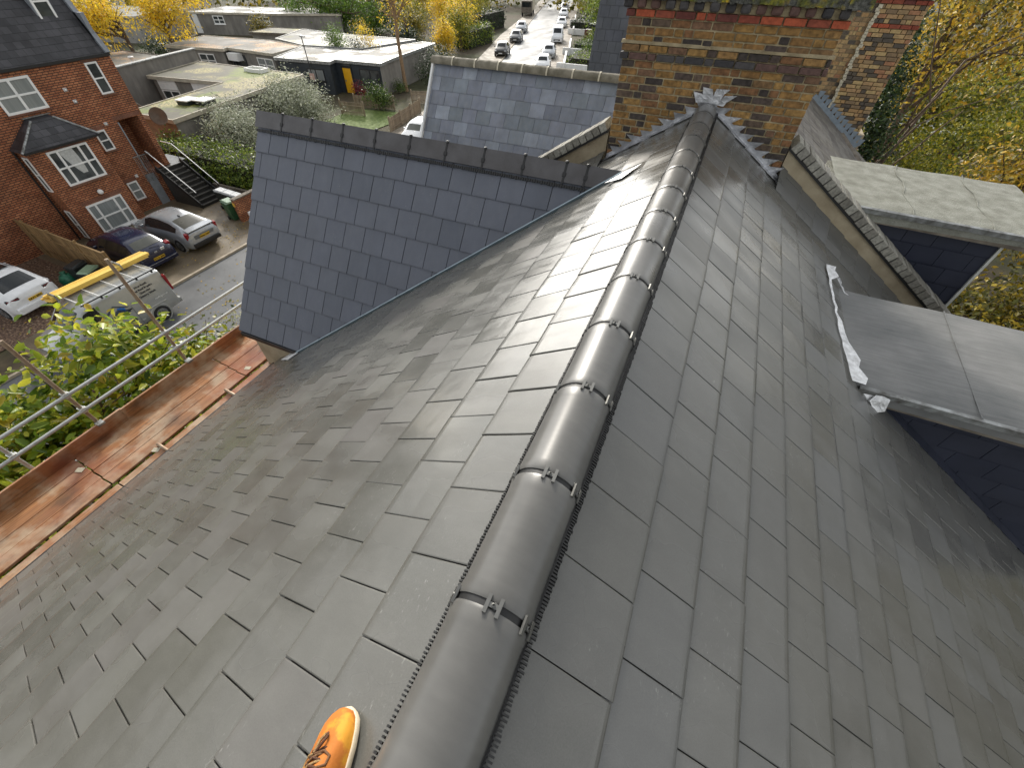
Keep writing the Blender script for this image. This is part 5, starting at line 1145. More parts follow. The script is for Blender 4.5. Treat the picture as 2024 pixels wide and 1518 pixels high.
road_car('white van with cluttered roof rack in the right hand row', -28.3, 83.2, R(180)+.29, 'p_white', VN, VG, VT, 'van', wheels=(.95, 3.75))
road_car('small white car behind the white van in the right hand row', -33.2, 99.5, R(180)+.29, 'p_white')
road_car('white estate car further up the right hand row', -37.6, 113.5, R(180)+.29, 'p_white')
road_car('dark grey car farthest up the right hand row', -41.2, 124.5, R(180)+.29, 'p_grey')
t = road_car('white car with sunroof and pale windscreen beside the picket fence', -21.4, 32.6, R(180)+.10, 'p_white', gt=((2, 3, 'rear_window', 'carglass'), (6, 7, 'windscreen', 'carglass_l'))); addbox(t, 'sunroof', 'carglass', (0, 1.75, 1.475), .45, .4, .01); t['group'] = 'cars parked on drives'
lo = thing('lorry', 'cream and brown lorry standing on the left of the side road', 'lorry', (-46.3, 115, G), R(180)+.29)
mb = MB(); mb.box(-1.1, 1.1, 0, 5.2, .7, 2.6); bevel_all(mb.build('load_body', 'cream', lo, True), .04); mb = MB(); mb.box(-1.1, 1.1, 5.25, 6.9, .55, 2.5); bevel_all(mb.build('cab', 'old_wood', lo, True), .12); mb = MB(); mb.box(-.95, .95, 6.905, 6.92, 1.5, 2.3); mb.build('windscreen', 'carglass', lo, True)
for y in (1.2, 5.9):
    for sg in (-1, 1): mb = MB(); mb.lathe((sg*1.0, y, .48), (sg, 0, 0), [(-.2, .3), (-.2, .48), (.1, .48), (.1, 0)], 16); mb.build('wheel', 'tyre', lo, True)

# ------------------------------------------------------------------ flat roofed bungalows
def puddle_roof(name, dry, wet, moss=None, leaf=None, sc=.35):
    s = NT(name); f = s.noise(sc, 5)
    c = s.mix(.5, s.ramp(f, [(.35, dry), (.65, tuple(x*1.25 for x in dry))]), s.ramp(s.noise(3, 6), [(.3, .6), (.7, 1.4)]), 'MULTIPLY')
    if moss: c = s.mix(s.ramp(s.noise(.28, 5), [(.52, 0.), (.62, 1.)]), c, s.ramp(s.noise(4, 5), [(.3, moss), (.7, tuple(min(1, x*1.9) for x in moss))]))
    if leaf: c = s.mix(s.math('MULTIPLY', s.ramp(s.noise(.25, 4, s.coord((1, 1, 1), (.4, .3, 1))), [(.5, 0.), (.58, 1.)]), s.ramp(s.noise(9, 3), [(.45, 0.), (.52, 1.)])), c, leaf)
    s.col(c); s.rough(s.ramp(s.noise(.4, 4, s.coord((1, 1, 1), (1, .5, .2))), [(.42, wet), (.56, .75)])); s.bump(s.noise(8), .15, .01); return s.m
MAT['roof_moss'] = puddle_roof('mossy flat roof', (.075, .07, .045), .75, (.085, .11, .01), (.35, .3, .12))
MAT['roof_wet'] = puddle_roof('wet pale flat roof', (.12, .12, .112), .34, None, (.09, .07, .03), .22)
MAT['roof_leaf'] = puddle_roof('leaf strewn flat roof', (.095, .088, .072), .65, None, (.45, .25, .09))
MAT['roof_grey'] = puddle_roof('grey flat roof', (.10, .10, .09), .6, (.09, .09, .03))
MAT['conc'] = (lambda s: (s.col(s.mix(.6, s.ramp(s.noise(.5, 6), [(.3, (.15, .14, .125)), (.7, (.25, .235, .21))]), s.ramp(s.noise(1, 5, s.coord((2, 2, .6))), [(.3, .6), (.7, 1.35)]), 'MULTIPLY')), s.rough(.9), s.bump(s.noise(20), .3, .01), s.m)[-1])(NT('brown grey brick render'))
MAT['darkwall'] = simple('dark blue grey wall', (.035, .045, .055), .6, 0, .3, .8)
MAT['fascia_w'] = simple('pale fascia', (.52, .47, .37), .7, 0, .4, 2); MAT['stockwall'] = brick_mat('yellow brown brickwork', (.26, .165, .085), (.32, .20, .10), (.25, .2, .14))
MAT['yellow'] = simple('yellow door paint', (.80, .42, .01), .35, 0, .08, 3)
def bungalow(label, poly, z, wall, roof, fas, loc=None, ins=.25, group='flat roofed bungalows'):
    cx = sum(p[0] for p in poly)/len(poly); cy = sum(p[1] for p in poly)/len(poly)
    t = thing('bungalow', label, 'house', (cx, cy, G), 0, group)
    ar = sum(poly[i][0]*poly[(i+1) % len(poly)][1]-poly[(i+1) % len(poly)][0]*poly[i][1] for i in range(len(poly))); sg = 1 if ar > 0 else -1
    def inset(d):
        o = []; n = len(poly)
        for i in range(n):
            p0, p1, p2 = Vector((*poly[i-1], 0)), Vector((*poly[i], 0)), Vector((*poly[(i+1) % n], 0))
            a, b = (p1-p0).normalized(), (p2-p1).normalized(); na, nb_ = Vector((-a.y, a.x, 0))*sg, Vector((-b.y, b.x, 0))*sg
            k = na+nb_; k = k/max(k.dot(na), .3); o.append(((p1+k*d).x, (p1+k*d).y))
        return o
    mb = MB(); mb.poly_z(inset(ins), G-.3, z-.18); w_ = mb.build('wall', wall, t)
    mb = MB(); mb.poly_z(poly, z-.20, z-.03); f_ = mb.build('fascia', fas, t)
    mb = MB(); mb.poly_z(inset(.10), z-.04, z+.0); r_ = mb.build('roof', roof, t)
    mb = MB(); n = len(poly); ip = inset(.10)
    for i in range(n):
        mb.add([(*poly[i], z-.03), (*poly[(i+1) % n], z-.03), (*ip[(i+1) % n], z-.03), (*ip[i], z-.03), (*poly[i], z+.045), (*poly[(i+1) % n], z+.045), (*ip[(i+1) % n], z+.045), (*ip[i], z+.045)], [(4, 5, 6, 7), (0, 1, 5, 4), (2, 3, 7, 6)])
    mb.build('roof_kerb', fas, r_)
    return t, inset(ins), r_
ZR = -8.2
Apoly = [(-37.0, 19.2), (-32.5, 19.2), (-34.7, 33.4), (-47.6, 33.2), (-46.0, 26.9), (-38.4, 28.0)]
tA, iA, rA = bungalow('flat roofed bungalow with mossy gravel roof and two white skylights behind the hedge', Apoly, ZR, 'conc', 'roof_moss', 'fascia_w')
def wall_at(P, i, f0, f1):
    a, b = Vector((*P[i], 0)), Vector((*P[(i+1) % len(P)], 0)); return tuple((a+(b-a)*f0)[:2]), tuple((a+(b-a)*f1)[:2])
mb = MB(); mb.prism([(iA[0][0], iA[0][1]-.012, G), (iA[1][0], iA[1][1]-.012, G), (iA[1][0], iA[1][1]-.012, ZR-.2), (iA[0][0], iA[0][1]-.012, ZR-.2)], (0, -.02, 0)); mb.build('brick_end_wall', 'stockwall', tA)
for f0, f1 in ((.06, .30), (.52, .86)):
    a, b = wall_at(iA, 4, f0, f1); o_ = (.14, -1); window(tA, a, b, ZR-2.3, ZR-.95, o_, 2, 2, fw=.09)
    mb = MB(); A_, B_ = Vector((*a, 0)), Vector((*b, 0)); d_ = (B_-A_).normalized(); mb.obox((A_+B_)/2+Vector((.004, -.03, ZR-.58)), d_, (d_.y, -d_.x, 0), (0, 0, 1), (B_-A_).length/2, .03, .33); mb.build('boarded_panel', 'white', tA)
for x, y in ((-35.2, 22.5), (-34.1, 23.0)):
    t = thing('skylight', 'white domed skylight on the mossy roof, '+('the left of a pair' if x < -35 else 'the right of a pair'), 'skylight', (x, y, ZR))
    mb = MB(); mb.obox((x, y, ZR+.12), (1, .1, 0), (-.1, 1, 0), (0, 0, 1), .48, .5, .12); mb.build('kerb', 'bindark', t); mb = MB(); mb.obox((x, y, ZR+.27), (1, .1, 0), (-.1, 1, 0), (0, 0, 1), .55, .57, .04); bevel_all(mb.build('dome', 'white', t), .03)
t = thing('rooflight_frame', 'white open rooflight upstand at the back corner of the mossy roof', 'skylight', (-39.0, 32.6, ZR)); mb = MB()
for cx, cy, hx, hy in ((-39.4, 33.0, .8, .06), (-39.0, 32.0, .8, .06), (-40.15, 32.5, .06, .55), (-38.3, 32.5, .06, .55)): mb.obox((cx, cy, ZR+.12), (1, .05, 0), (-.05, 1, 0), (0, 0, 1), hx, hy, .14)
mb.build('upstand', 'white', t)
for lab, x, y, z, r_ in (('large round brown satellite dish on the side wall of the mossy bungalow', -38.3, 20.5, -8.6, .55), ('smaller dark satellite dish in the bungalow courtyard', -38.6, 23.0, -8.9, .45)):
    mb = MB(); mb.lathe((x, y, z), (.75, -.55, .35), [(0, 0), (.03, r_*.5), (.1, r_*.85), (.16, r_), (.17, r_*.97), (.11, r_*.8), (.02, 0)], 20); mb.tube([(x, y, z), (x-.1, y+.15, z-.7)], .03, 6); tag(mb.build('satellite_dish', 'dish'), lab, 'satellite dish')
t = thing('boundary_wall', 'tall stained grey wall dividing the two bungalow roofs', 'wall', (-45.6, 26, G)); mb = MB(); mb.poly_z([(-44.6, 19), (-44.9, 19), (-48.2, 33.6), (-47.9, 33.6)], G, -7.35); mb.build('masonry', 'conc', t); mb = MB(); mb.poly_z([(-44.5, 19), (-45.0, 19), (-48.35, 33.7), (-47.8, 33.7)], -7.35, -7.27); mb.build('coping', 'trim', t)
tB, iB, rB = bungalow('flat roofed bungalow strewn with orange leaves beyond the tall grey wall', [(-60, 22), (-48.6, 24.5), (-48.9, 33.5), (-59, 33.5)], ZR, 'conc', 'roof_leaf', 'old_wood')
for i, (x, y) in enumerate(((-52.5, 30.2), (-50.6, 31.2), (-49.6, 28.2))):
    mb = MB(); mb.lathe((x, y, ZR), (0, 0, 1), [(0, .16), (.3, .14), (.32, .26), (.42, .24), (.46, 0)], 10); tag(mb.build('roof_vent', 'white'), ('white cowled vent on the leaf strewn roof, farthest back' , 'white cowled vent on the leaf strewn roof, in the middle', 'white cowled vent on the leaf strewn roof, nearest the grey wall')[(0, 1, 2)[i]], 'vent')
Dp = [(-42.7, 37.8), (-36.3, 38.6), (-36.6, 39.75), (-31.5, 40.2), (-32.1, 43.6), (-33.0, 52.9), (-34.8, 53), (-37.3, 45), (-44.7, 43.8)]
tD, iD, rD = bungalow('dark blue grey bungalow with a yellow door and wet pale flat roof', Dp, ZR, 'darkwall', 'roof_wet', 'trim')
mb = MB(); a, b, c = [Vector((*iD[i], 0)) for i in (3, 4, 5)]
for p, q in ((a, b), (b, c)): d_ = (q-p); mb.obox((p+q)/2+Vector((.012, 0, (G+ZR-.2)/2)), d_, (d_.y, -d_.x, 0), (0, 0, 1), d_.length/2, .02, (ZR-.2-G)/2)
mb.build('brick_side_wall', 'conc', tD)
w0 = window(tD, *wall_at(iD, 0, .54, .86), -9.85, -8.85, (.12, -1), 2, 1, fr='frame_d', gl='glass_c', fw=.08)
w1 = window(tD, *wall_at(iD, 2, .52, .97), -10.0, -8.75, (.09, -1), 2, 1, fr='frame_d', fw=.08)
a, b = wall_at(iD, 2, .14, .34); A_, B_ = Vector((*a, 0)), Vector((*b, 0)); d_ = (B_-A_).normalized(); nn = Vector((d_.y, -d_.x, 0)); M_ = (A_+B_)/2
mb = MB(); mb.obox(M_+nn*.03+Vector((0, 0, -9.85)), d_, nn, (0, 0, 1), .47, .03, 1.03); dr = mb.build('door', 'yellow', tD); mb = MB(); mb.obox(M_+nn*.075+d_*-.33+Vector((0, 0, -9.85)), d_, nn, (0, 0, 1), .05, .02, .07); mb.build('door_handle', 'alloy', dr)
mb = MB()
for s_ in (-.53, .53): mb.obox(M_+nn*.04+d_*s_+Vector((0, 0, -9.8)), d_, nn, (0, 0, 1), .06, .05, 1.1)
mb.obox(M_+nn*.04+Vector((0, 0, -8.72)), d_, nn, (0, 0, 1), .6, .05, .06); mb.build('door_frame', 'frame_d', tD)
mb = MB(); mb.obox(M_+nn*.02+Vector((0, 0, -8.52)), d_, nn, (0, 0, 1), .55, .03, .11); mb.build('fanlight', 'glass', tD)
Cp = [(-58.1, 37.5), (-50.7, 38.75), (-51.1, 39.6), (-44.2, 39.2), (-44.9, 44.2), (-50.8, 45.4), (-60.2, 44.3)]
tC, iC, rC = bungalow('brown brick bungalow with leaf patch on its pale flat roof and boxed out window', Cp, ZR, 'conc', 'roof_leaf', 'fascia_w')
for i, f0, f1, fr, gl in ((0, .06, .19, 'frame_d', 'glass'), (0, .52, .80, 'white', 'glass'), (2, .04, .36, 'frame_d', 'glass'), (2, .62, .96, 'white', 'glass_c')): window(tC, *wall_at(iC, i, f0, f1), -9.9, -8.7, (.16 if i == 0 else 0, -1), 2, 2 if fr == 'white' else 1, fr=fr, gl=gl, fw=.1)
a, b = wall_at(iC, 2, .10, .30); M_ = (Vector((*a, 0))+Vector((*b, 0)))/2; mb = MB(); mb.obox(M_+Vector((0, -.35, -8.85)), (1, 0, 0), (0, 1, 0), (0, 0, 1), .75, .4, .32); mb.build('boxed_canopy', 'white', tC)
tC2, iC2, rC2 = bungalow('bungalow with long grey flat roof behind the dark blue grey one', [(-51.3, 46.6), (-45.3, 44.7), (-38.2, 46.0), (-36.4, 54.0), (-45.5, 53.3), (-54, 54)], ZR, 'conc', 'roof_grey', 'trim')
tF, iF, rF = bungalow('long brown bungalow at the back with pale roof edge and small white windows', [(-82.4, 59), (-69.4, 63.8), (-60.0, 69.0), (-64, 75), (-84, 68)], ZR, 'conc', 'roof_wet', 'fascia_w')
for f0, f1 in ((.27, .40), (.80, .95)):
    a, b = wall_at(iF, 0, f0, f1); window(tF, a, b, -9.6, -8.55, (.35, -1), 2, 2, fw=.12)
mb = MB(); a, b = wall_at(iF, 0, .02, .09); A_, B_ = Vector((*a, 0)), Vector((*b, 0)); mb.obox((A_+B_)/2+Vector((.03, -.06, (G+ZR)/2)), B_-A_, (.35, -1, 0), (0, 0, 1), .45, .06, 1.2); mb.build('white_pillar', 'white', tF)
tE, iE, rE = bungalow('small low outbuilding with mossy roof tray in front of the back bungalow', [(-63.4, 53.4), (-57.5, 55.0), (-58.6, 59.5), (-64.4, 58.2)], -9.0, 'conc', 'roof_moss', 'old_wood')
tG, iG, rG = bungalow('plain dark grey windowless building behind the yellow weeping tree', [(-100, 44), (-80.5, 49.5), (-83, 60), (-102, 56)], -7.9, 'render_g', 'roof_grey', 'fascia_w')
# far houses closing the view
MAT['tiles'] = simple('brown tile roof', (.16, .10, .07), .8, 0, .4, 2)
for lab, x, y, w_, d_, h_, rm, wm in (('pale rendered house with brown roof far behind the dark evergreens', -92, 118, 12, 8, 4.0, 'tiles', 'cream'), ('dark gabled house far behind the bare tree', -78, 112, 9, 8, 4.0, 'slate_b', 'old_wood'), ('brick house with slate roof far up the left of the side road', -84, 138, 12, 9, 5, 'slate_b', 'brickwall'), ('long brick terrace far up the right of the side road', -22, 148, 10, 24, 5.5, 'slate_b', 'brickwall')):
    t = thing('distant_house', lab, 'house', (x, y, G)); mb = MB(); mb.box(x-w_/2, x+w_/2, y-d_/2, y+d_/2, G, G+h_); mb.build('wall', wm, t)
    mb = MB(); mb.prism([(x-w_/2-.3, y-d_/2-.3, G+h_), (x-w_/2-.3, y+d_/2+.3, G+h_), (x-w_/2-.3, y, G+h_+3)], (w_+.6, 0, 0)); mb.build('roof', rm, t)
    for k in range(3): window(t, (x-w_/2+1.2+k*w_/3.4, y-d_/2), (x-w_/2+2.6+k*w_/3.4, y-d_/2), G+1.2, G+2.7, (0, -1), 2, 2, fw=.1)
# street lamps
def lamp(label, x, y, h, sign=False):
    t = thing('street_lamp', label, 'street lamp', (x, y, G)); mb = MB(); mb.tube([(x, y, G), (x, y, G+1.2), (x, y, G+1.25), (x, y, G+h)], [.075, .075, .05, .04], 10); mb.build('post', 'black', t); mb = MB(); mb.obox((x+.25, y-.1, G+h+.03), (1, -.3, 0), (.3, 1, 0), (0, 0, 1), .36, .12, .05); bevel_all(mb.build('lamp_head', 'trim', t), .03)
    if sign: mb = MB(); mb.obox((x+.06, y-.09, G+1.55), (1, .1, 0), (-.1, 1, 0), (0, 0, 1), .28, .012, .26); mb.build('parking_sign', MAT.setdefault('pink', simple('faded sign', (.62, .42, .36), .5)), t)
lamp('slim black street lamp with a faded square sign in front of the dark bungalow', -38.3, 37.9, 4.6, True)
lamp('black street lamp among the yellow trees beside the side road', -38.2, 70.6, 5.6)
# odds and ends along the right of the side road
for k, (y, x) in enumerate(((64, -20.6), (74.5, -23.4), (93, -28.8), (104, -32.1))):
    t = thing('garden_wall', ('low white front garden wall nearest the clay ridge', 'low white front garden wall below the red storage bin', 'low white front garden wall beyond the black shed', 'low white front garden wall farthest up the road')[k], 'wall', (x, y, G)); mb = MB(); mb.obox((x, y, G+.45), (-.295, 1, 0), (1, .295, 0), (0, 0, 1), 4.2, .11, .45); mb.box(x+.1, x+4, y-3.6, y-3.4, G, G+.8); mb.build('masonry', 'white', t)
mb = MB(); mb.box(-24.6, -23.4, 85.5, 86.6, G, G+1.25); tag(bevel_all(mb.build('storage_bin', 'p_red'), .05), 'bright red storage bin by the right hand pavement', 'box')
mb = MB(); mb.box(-22.8, -19.0, 84.0, 87.0, G, G+1.9); mb.box(-23.2, -18.6, 83.6, 87.4, G+1.9, G+2.1); tag(mb.build('garden_shed', ['frame_d']), 'black garden shed with flat top on the right of the side road', 'shed')
mb = MB(); mb.box(-23.3, -18.5, 83.5, 87.5, G+2.12, G+2.18); tag(mb.build('shed_glare_sheet', 'white'), 'white sheet standing in for glare on the top of the black garden shed', 'sheet')  # white layer paints the glare on the flat shed top

# ------------------------------------------------------------------ trees, hedges, shrubs
leaf = leaves
# broad-leaved bush beside the scaffold
nbz = [(-9.9, 2.2, -5.75, 1.0, .9, .95), (-9.7, 3.0, -6.5, .9, .9, 1.0), (-9.3, 3.7, -7.2, .9, .9, .9), (-10.2, .9, -6.35, 1.0, 1.0, .9), (-9.9, -.1, -6.35, 1.1, 1.2, 1.0), (-9.4, 1.4, -7.0, 1.2, 1.4, 1.0), (-9.0, .2, -7.4, 1.3, 1.5, 1.1), (-9.0, -1.2, -7.1, 1.4, 1.5, 1.1), (-8.6, 2.6, -7.6, 1.1, 1.4, 1.0), (-9.2, .6, -8.7, 1.6, 2.8, 1.4), (-8.4, 1.4, -7.4, .8, 1.3, .9)]
tree('garden_tree', 'bushy broad leaved tree with yellowing leaves rising beside the scaffold guard rails', 'tree', (-9.6, .8, G), 3.2, .09, nbz, 17000, .20, 'lf_near', limbs=9, fold=True, aspect=.46, shell=2.8, holes=.3, up=.7, lump=1.9)
tree('shrub', 'cream edged variegated shrub between the scaffold and the van', 'shrub', (-11.4, 5.6, G), 1.0, .05, [(-11.6, 5.6, -8.95, 1.6, 1.7, .9), (-10.9, 6.8, -9.1, 1.4, 1.6, .9), (-10.8, 4.7, -8.8, 1.3, 1.2, .9), (-10.3, 5.9, -8.6, 1.2, 1.3, .8)], 5200, .13, 'lf_vari', limbs=4, aspect=.6, shell=3, holes=.4)
def hedge_box(name, label, x0, x1, y0, y1, z0, z1, n, size, mat, rz=0):
    k = max(1, int((x1-x0)/1.1)); m = max(1, int((y1-y0)/1.1)); bl = []
    for i in range(k):
        for j in range(m): bl.append((x0+(i+.5)*(x1-x0)/k, y0+(j+.5)*(y1-y0)/m, (z0+z1)/2, (x1-x0)/k*.62, (y1-y0)/m*.62, (z1-z0)*.52))
    t = thing(name, label, 'hedge', ((x0+x1)/2, (y0+y1)/2, z0)); mb = MB(); mb.box(x0+.3, x1-.3, y0+.3, y1-.3, z0, z1-.35); mb.build('inner_twigs', MAT.setdefault('twig', simple('dark twigs', (.02, .022, .012), .95)), t); leaves('foliage', bl, n, size, mat, t, aspect=.6, shell=4.5, holes=.15, up=.5); return t
hedge_box('hedge', 'long clipped green hedge behind the outside staircase', -33.6, -23.6, 16.9, 19.3, G, -8.85, 22000, .16, 'lf_hedge')
def shrub(label, base, blobs, n, size, mat, limbs=4, name='shrub', cat='shrub', **kw): return tree(name, label, cat, base, (blobs[0][2]-base[2])*.8, .05, blobs, n, size, mat, limbs=limbs, **kw)
shrub('silver leaved shrub with upright sprays nearest the gable verge', (-30.0, 21.6, G), [(-30.4, 21.6, -9.3, 2.2, 1.8, 1.6), (-32.0, 23.2, -9.1, 1.7, 1.9, 1.6), (-29.2, 22.6, -9.6, 1.5, 1.5, 1.2), (-31.3, 21.3, -8.6, .9, .9, 1.0)], 11000, .2, 'lf_silver', 7, aspect=.36, up=.8)
shrub('big silver leaved shrub with upright sprays in front of the dark bungalow', (-31.6, 27.4, G), [(-31.8, 27.6, -9.2, 2.2, 2.2, 1.7), (-33.3, 29.6, -8.9, 1.9, 2.0, 1.8), (-30.4, 28.9, -9.4, 1.9, 1.9, 1.4), (-32.0, 30.3, -9.1, 1.6, 1.6, 1.6)], 15000, .2, 'lf_silver', 8, aspect=.36, up=.8)
shrub('small dark red leaved maple beside the yellow door', (-33.1, 38.2, G), [(-33.1, 38.2, -9.9, .75, .7, .65), (-32.6, 38.3, -10.1, .6, .6, .5)], 900, .12, 'lf_red')
shrub('round fresh green shrub behind the picket fence on the lawn', (-29.4, 36.2, G), [(-29.5, 36.2, -9.7, 1.15, 1.1, 1.1), (-28.9, 36.5, -10.0, .9, .9, .8)], 2400, .15, 'lf_green')
shrub('dark conifer shrub against the side wall of the dark bungalow', (-30.3, 47.0, G), [(-30.4, 46.4, -9.5, 1.2, 1.3, 1.4), (-30.8, 49.0, -9.2, 1.2, 1.5, 1.6), (-31.3, 51.5, -9.2, 1.2, 1.5, 1.5)], 4200, .16, 'lf_dark')
shrub('low green shrub at the foot of the bare tree', (-31.2, 42.4, G), [(-31.2, 42.2, -10.3, .9, .7, .6)], 700, .13, 'lf_green')
shrub('feathery yellow green bamboo in the courtyard of the dark bungalow', (-41.6, 46.2, G), [(-41.6, 46.2, -7.9, 1.3, 1.3, 1.7), (-42.4, 46.6, -7.5, .9, .9, 1.2)], 2600, .20, 'lf_lime', 5, aspect=.3)
shrub('dark rounded courtyard shrub next to the bamboo', (-39.5, 46.6, G), [(-39.4, 46.6, -8.4, 1.1, 1.0, 1.1)], 1400, .15, 'lf_dark')
shrub('thin yellow leaved courtyard shrub behind the dark bungalow roof', (-38.0, 47.6, G), [(-38.4, 47.6, -7.9, 1.3, 1.2, 1.3), (-40.2, 49.0, -6.9, 1.3, 1.1, 1.0)], 900, .16, 'lf_yellow', 6)
tree('bare_tree', 'nearly bare autumn tree with tan trunk and a few yellow leaves beside the dark bungalow', 'tree', (-31.1, 43.2, G), 8, .19, [(-31.5, 43.6, -5.2, 1.8, 1.8, 1.0), (-31.0, 43.2, -3.0, 2.4, 2.4, 1.6), (-33.0, 45.0, -4.2, 1.8, 1.5, 1.0), (-29.6, 43.4, -3.6, 1.6, 1.6, 1.2)], 900, .16, 'lf_yellow', 'bark_tan', 11, depth=2, shell=3)
tree('evergreen_tree', 'wide dark evergreen with feathery lime tips at the back of the bungalows', 'tree', (-63, 70, G), 4, .3, [(-69, 69.5, -8.3, 3.6, 2.6, 2.9), (-64.5, 70.2, -7.6, 3.8, 2.8, 3.4), (-60, 71.0, -7.9, 3.6, 2.8, 3.2), (-56.2, 71.8, -8.6, 2.8, 2.6, 2.4)], 13000, .36, 'lf_lime', limbs=5, holes=.5, lump=.6, aspect=.35)
tree('evergreen_tree', 'very dark evergreen behind the lime tipped one', 'tree', (-60, 76, G), 4, .3, [(-66, 75, -8.2, 4, 2.5, 3.2), (-58, 76.5, -8.0, 4.5, 2.5, 3.4)], 5000, .42, 'lf_dark', limbs=4)
tree('autumn_tree', 'bright yellow weeping tree close behind the brick house verge', 'tree', (-58, 34, G), 5, .22, [(-58.5, 31.5, -5.4, 2.6, 2.4, 2.6), (-59.5, 33.8, -5.0, 2.4, 2.2, 2.2), (-57.8, 29.6, -6.6, 1.9, 1.6, 2.0)], 6500, .27, 'lf_yellow', limbs=9, droop=1.2, holes=.62, lump=1.1, aspect=.4)
tree('autumn_tree', 'bright yellow weeping tree trailing over the brown bungalow', 'tree', (-61, 40.5, G), 5, .22, [(-60.5, 39.2, -5.6, 2.0, 2.2, 2.6), (-58.9, 40.6, -6.2, 1.6, 1.7, 2.4), (-62, 41.5, -4.8, 2.4, 2.0, 1.8), (-60, 44, -4.5, 2.2, 2.0, 1.4)], 6500, .27, 'lf_yellow', limbs=9, droop=1.2, holes=.6, lump=1.1, aspect=.4)
shrub('dark shrub with pale flower heads below the yellow weeping trees', (-66, 42, G), [(-65.5, 41.6, -9.6, 2.6, 2.0, 1.3)], 2200, .22, 'lf_dark')
shrub('olive climbing shrub against the wall of the back bungalow', (-66.5, 58.5, G), [(-66.3, 58.4, -9.3, 1.8, 1.6, 1.9)], 2400, .24, 'lf_olive', 5)
RT = [((-37.2, 66.5, G), [(-37.4, 66.5, -7.8, 2.2, 2.2, 2.6)], 'lf_yg', 'yellow green weeping tree nearest the clay ridge on the left of the side road'), ((-40.8, 74, G), [(-41.2, 74, -7.6, 2.6, 2.6, 2.9)], 'lf_yellow', 'yellow tree behind the street lamp on the left of the side road'),
      ((-44.2, 84, G), [(-44.8, 84, -7.6, 3.0, 3.2, 3.0)], 'lf_yg', 'yellow green tree midway up the left of the side road'), ((-49.5, 97, G), [(-50, 97, -7.2, 3.5, 3.6, 3.6)], 'lf_yg', 'tall yellow green tree arching over the left pavement'), ((-56, 112, G), [(-57, 112, -7, 4, 4, 4)], 'lf_olive', 'olive tree far up the left of the side road')]
RT += [((-45, 66, G), [(-45, 66, -8.3, 2.6, 2.4, 2.2)], 'lf_olive', 'olive tree in the gardens behind the hedge, close to the dark bungalow'), ((-50, 74, G), [(-50, 74, -8.2, 3.0, 2.6, 2.5)], 'lf_yg', 'rounded yellow green tree in the gardens behind the road hedge'),
      ((-47, 79, G), [(-47.5, 79, -7.4, 2.2, 2.2, 2.6)], 'lf_yellow', 'narrow yellow tree standing between two green ones by the road hedge'), ((-57, 86, G), [(-57, 86, -7.6, 4, 3.4, 3.0)], 'lf_gold', 'broad golden tree well behind the road hedge'), ((-64, 98, G), [(-64, 98, -7.2, 4.5, 4, 3.6)], 'lf_yg', 'big yellow green tree behind the broad golden one'),
      ((-42, 60, G), [(-42, 60, -9.1, 1.8, 1.8, 1.5)], 'lf_dark', 'dark small tree at the rear corner of the dark bungalow'), ((-62, 118, G), [(-62, 118, -6.6, 4.6, 4, 4.4)], 'lf_dark', 'dark tree near the lorry on the left of the side road'), ((-74, 106, G), [(-74, 106, -7, 5, 4, 4)], 'lf_olive', 'olive tree in front of the dark gabled house'),
      ((-36.2, 60.5, G), [(-36.4, 60.5, -8.6, 1.5, 1.6, 1.7)], 'lf_yellow', 'small yellow tree between the dark bungalow and the clay ridge')]
for base, bl, m, lab in RT: tree('autumn_tree', lab, 'tree', base, 4, .16, bl, 3800, .26, m, limbs=7, droop=1.0, holes=.5, lump=.9, aspect=.4, group='trees lining the side road')
hedge_box('hedge', 'dark overgrown hedge along the left pavement of the side road', -39.2, -36.4, 68, 76, G, -8.6, 5200, .26, 'lf_hedge')
hedge_box('hedge', 'dark green hedge farther up the left pavement', -44.6, -41.6, 78, 92, G, -8.2, 4200, .30, 'lf_dark')
tree('garden_tree', 'dark green garden tree on the right of the side road by the slate gable', 'tree', (-22.0, 86, G), 4, .2, [(-22.4, 86, -7.0, 3.0, 3.2, 2.9), (-20.8, 84, -8.0, 2.4, 2.4, 2.0)], 4200, .28, 'lf_hedge', limbs=5, holes=.4)
shrub('low hedge bush by the white garden walls', (-18.6, 69.5, G), [(-18.8, 69.5, -9.9, 1.6, 1.5, 1.0)], 1200, .2, 'lf_green')
hedge_box('hedge', 'clipped dark hedge behind the nearest white garden wall', -19.8, -16.5, 62, 71, G, -9.5, 3600, .2, 'lf_hedge')
hedge_box('hedge', 'clipped dark hedge around the second front garden', -22.6, -18.5, 73, 80, G, -9.6, 3600, .2, 'lf_green')
hedge_box('hedge', 'long dark hedge beyond the black garden shed', -29.5, -25.2, 92, 104, G, -9.2, 4000, .28, 'lf_dark')
tree('garden_tree', 'rounded green tree far up the right of the side road', 'tree', (-33, 116, G), 4, .2, [(-33, 116, -7.6, 3.2, 3.2, 2.8)], 3000, .3, 'lf_yg', limbs=4)
shrub('second low bush by the white garden walls, nearer the slate gable', (-20.6, 77.5, G), [(-20.8, 77.5, -9.8, 1.5, 1.8, 1.1)], 1200, .2, 'lf_hedge')
# far wood behind everything
bl = []
for k in range(46):
    a = R(-78+k*2.9); d = 150+20*math.sin(k*2.3); bl.append((math.sin(a)*d, math.cos(a)*d, G+5+2.5*math.sin(k*1.7), 9, 9, 6.5+2*math.sin(k)))
fw = leaves('woodland', bl, 26000, 1.15, 'lf_olive', base=(0, 150, G)); fw['kind'] = 'stuff'; fw['category'] = 'woodland'; fw['label'] = 'mixed autumn woodland closing the far distance'
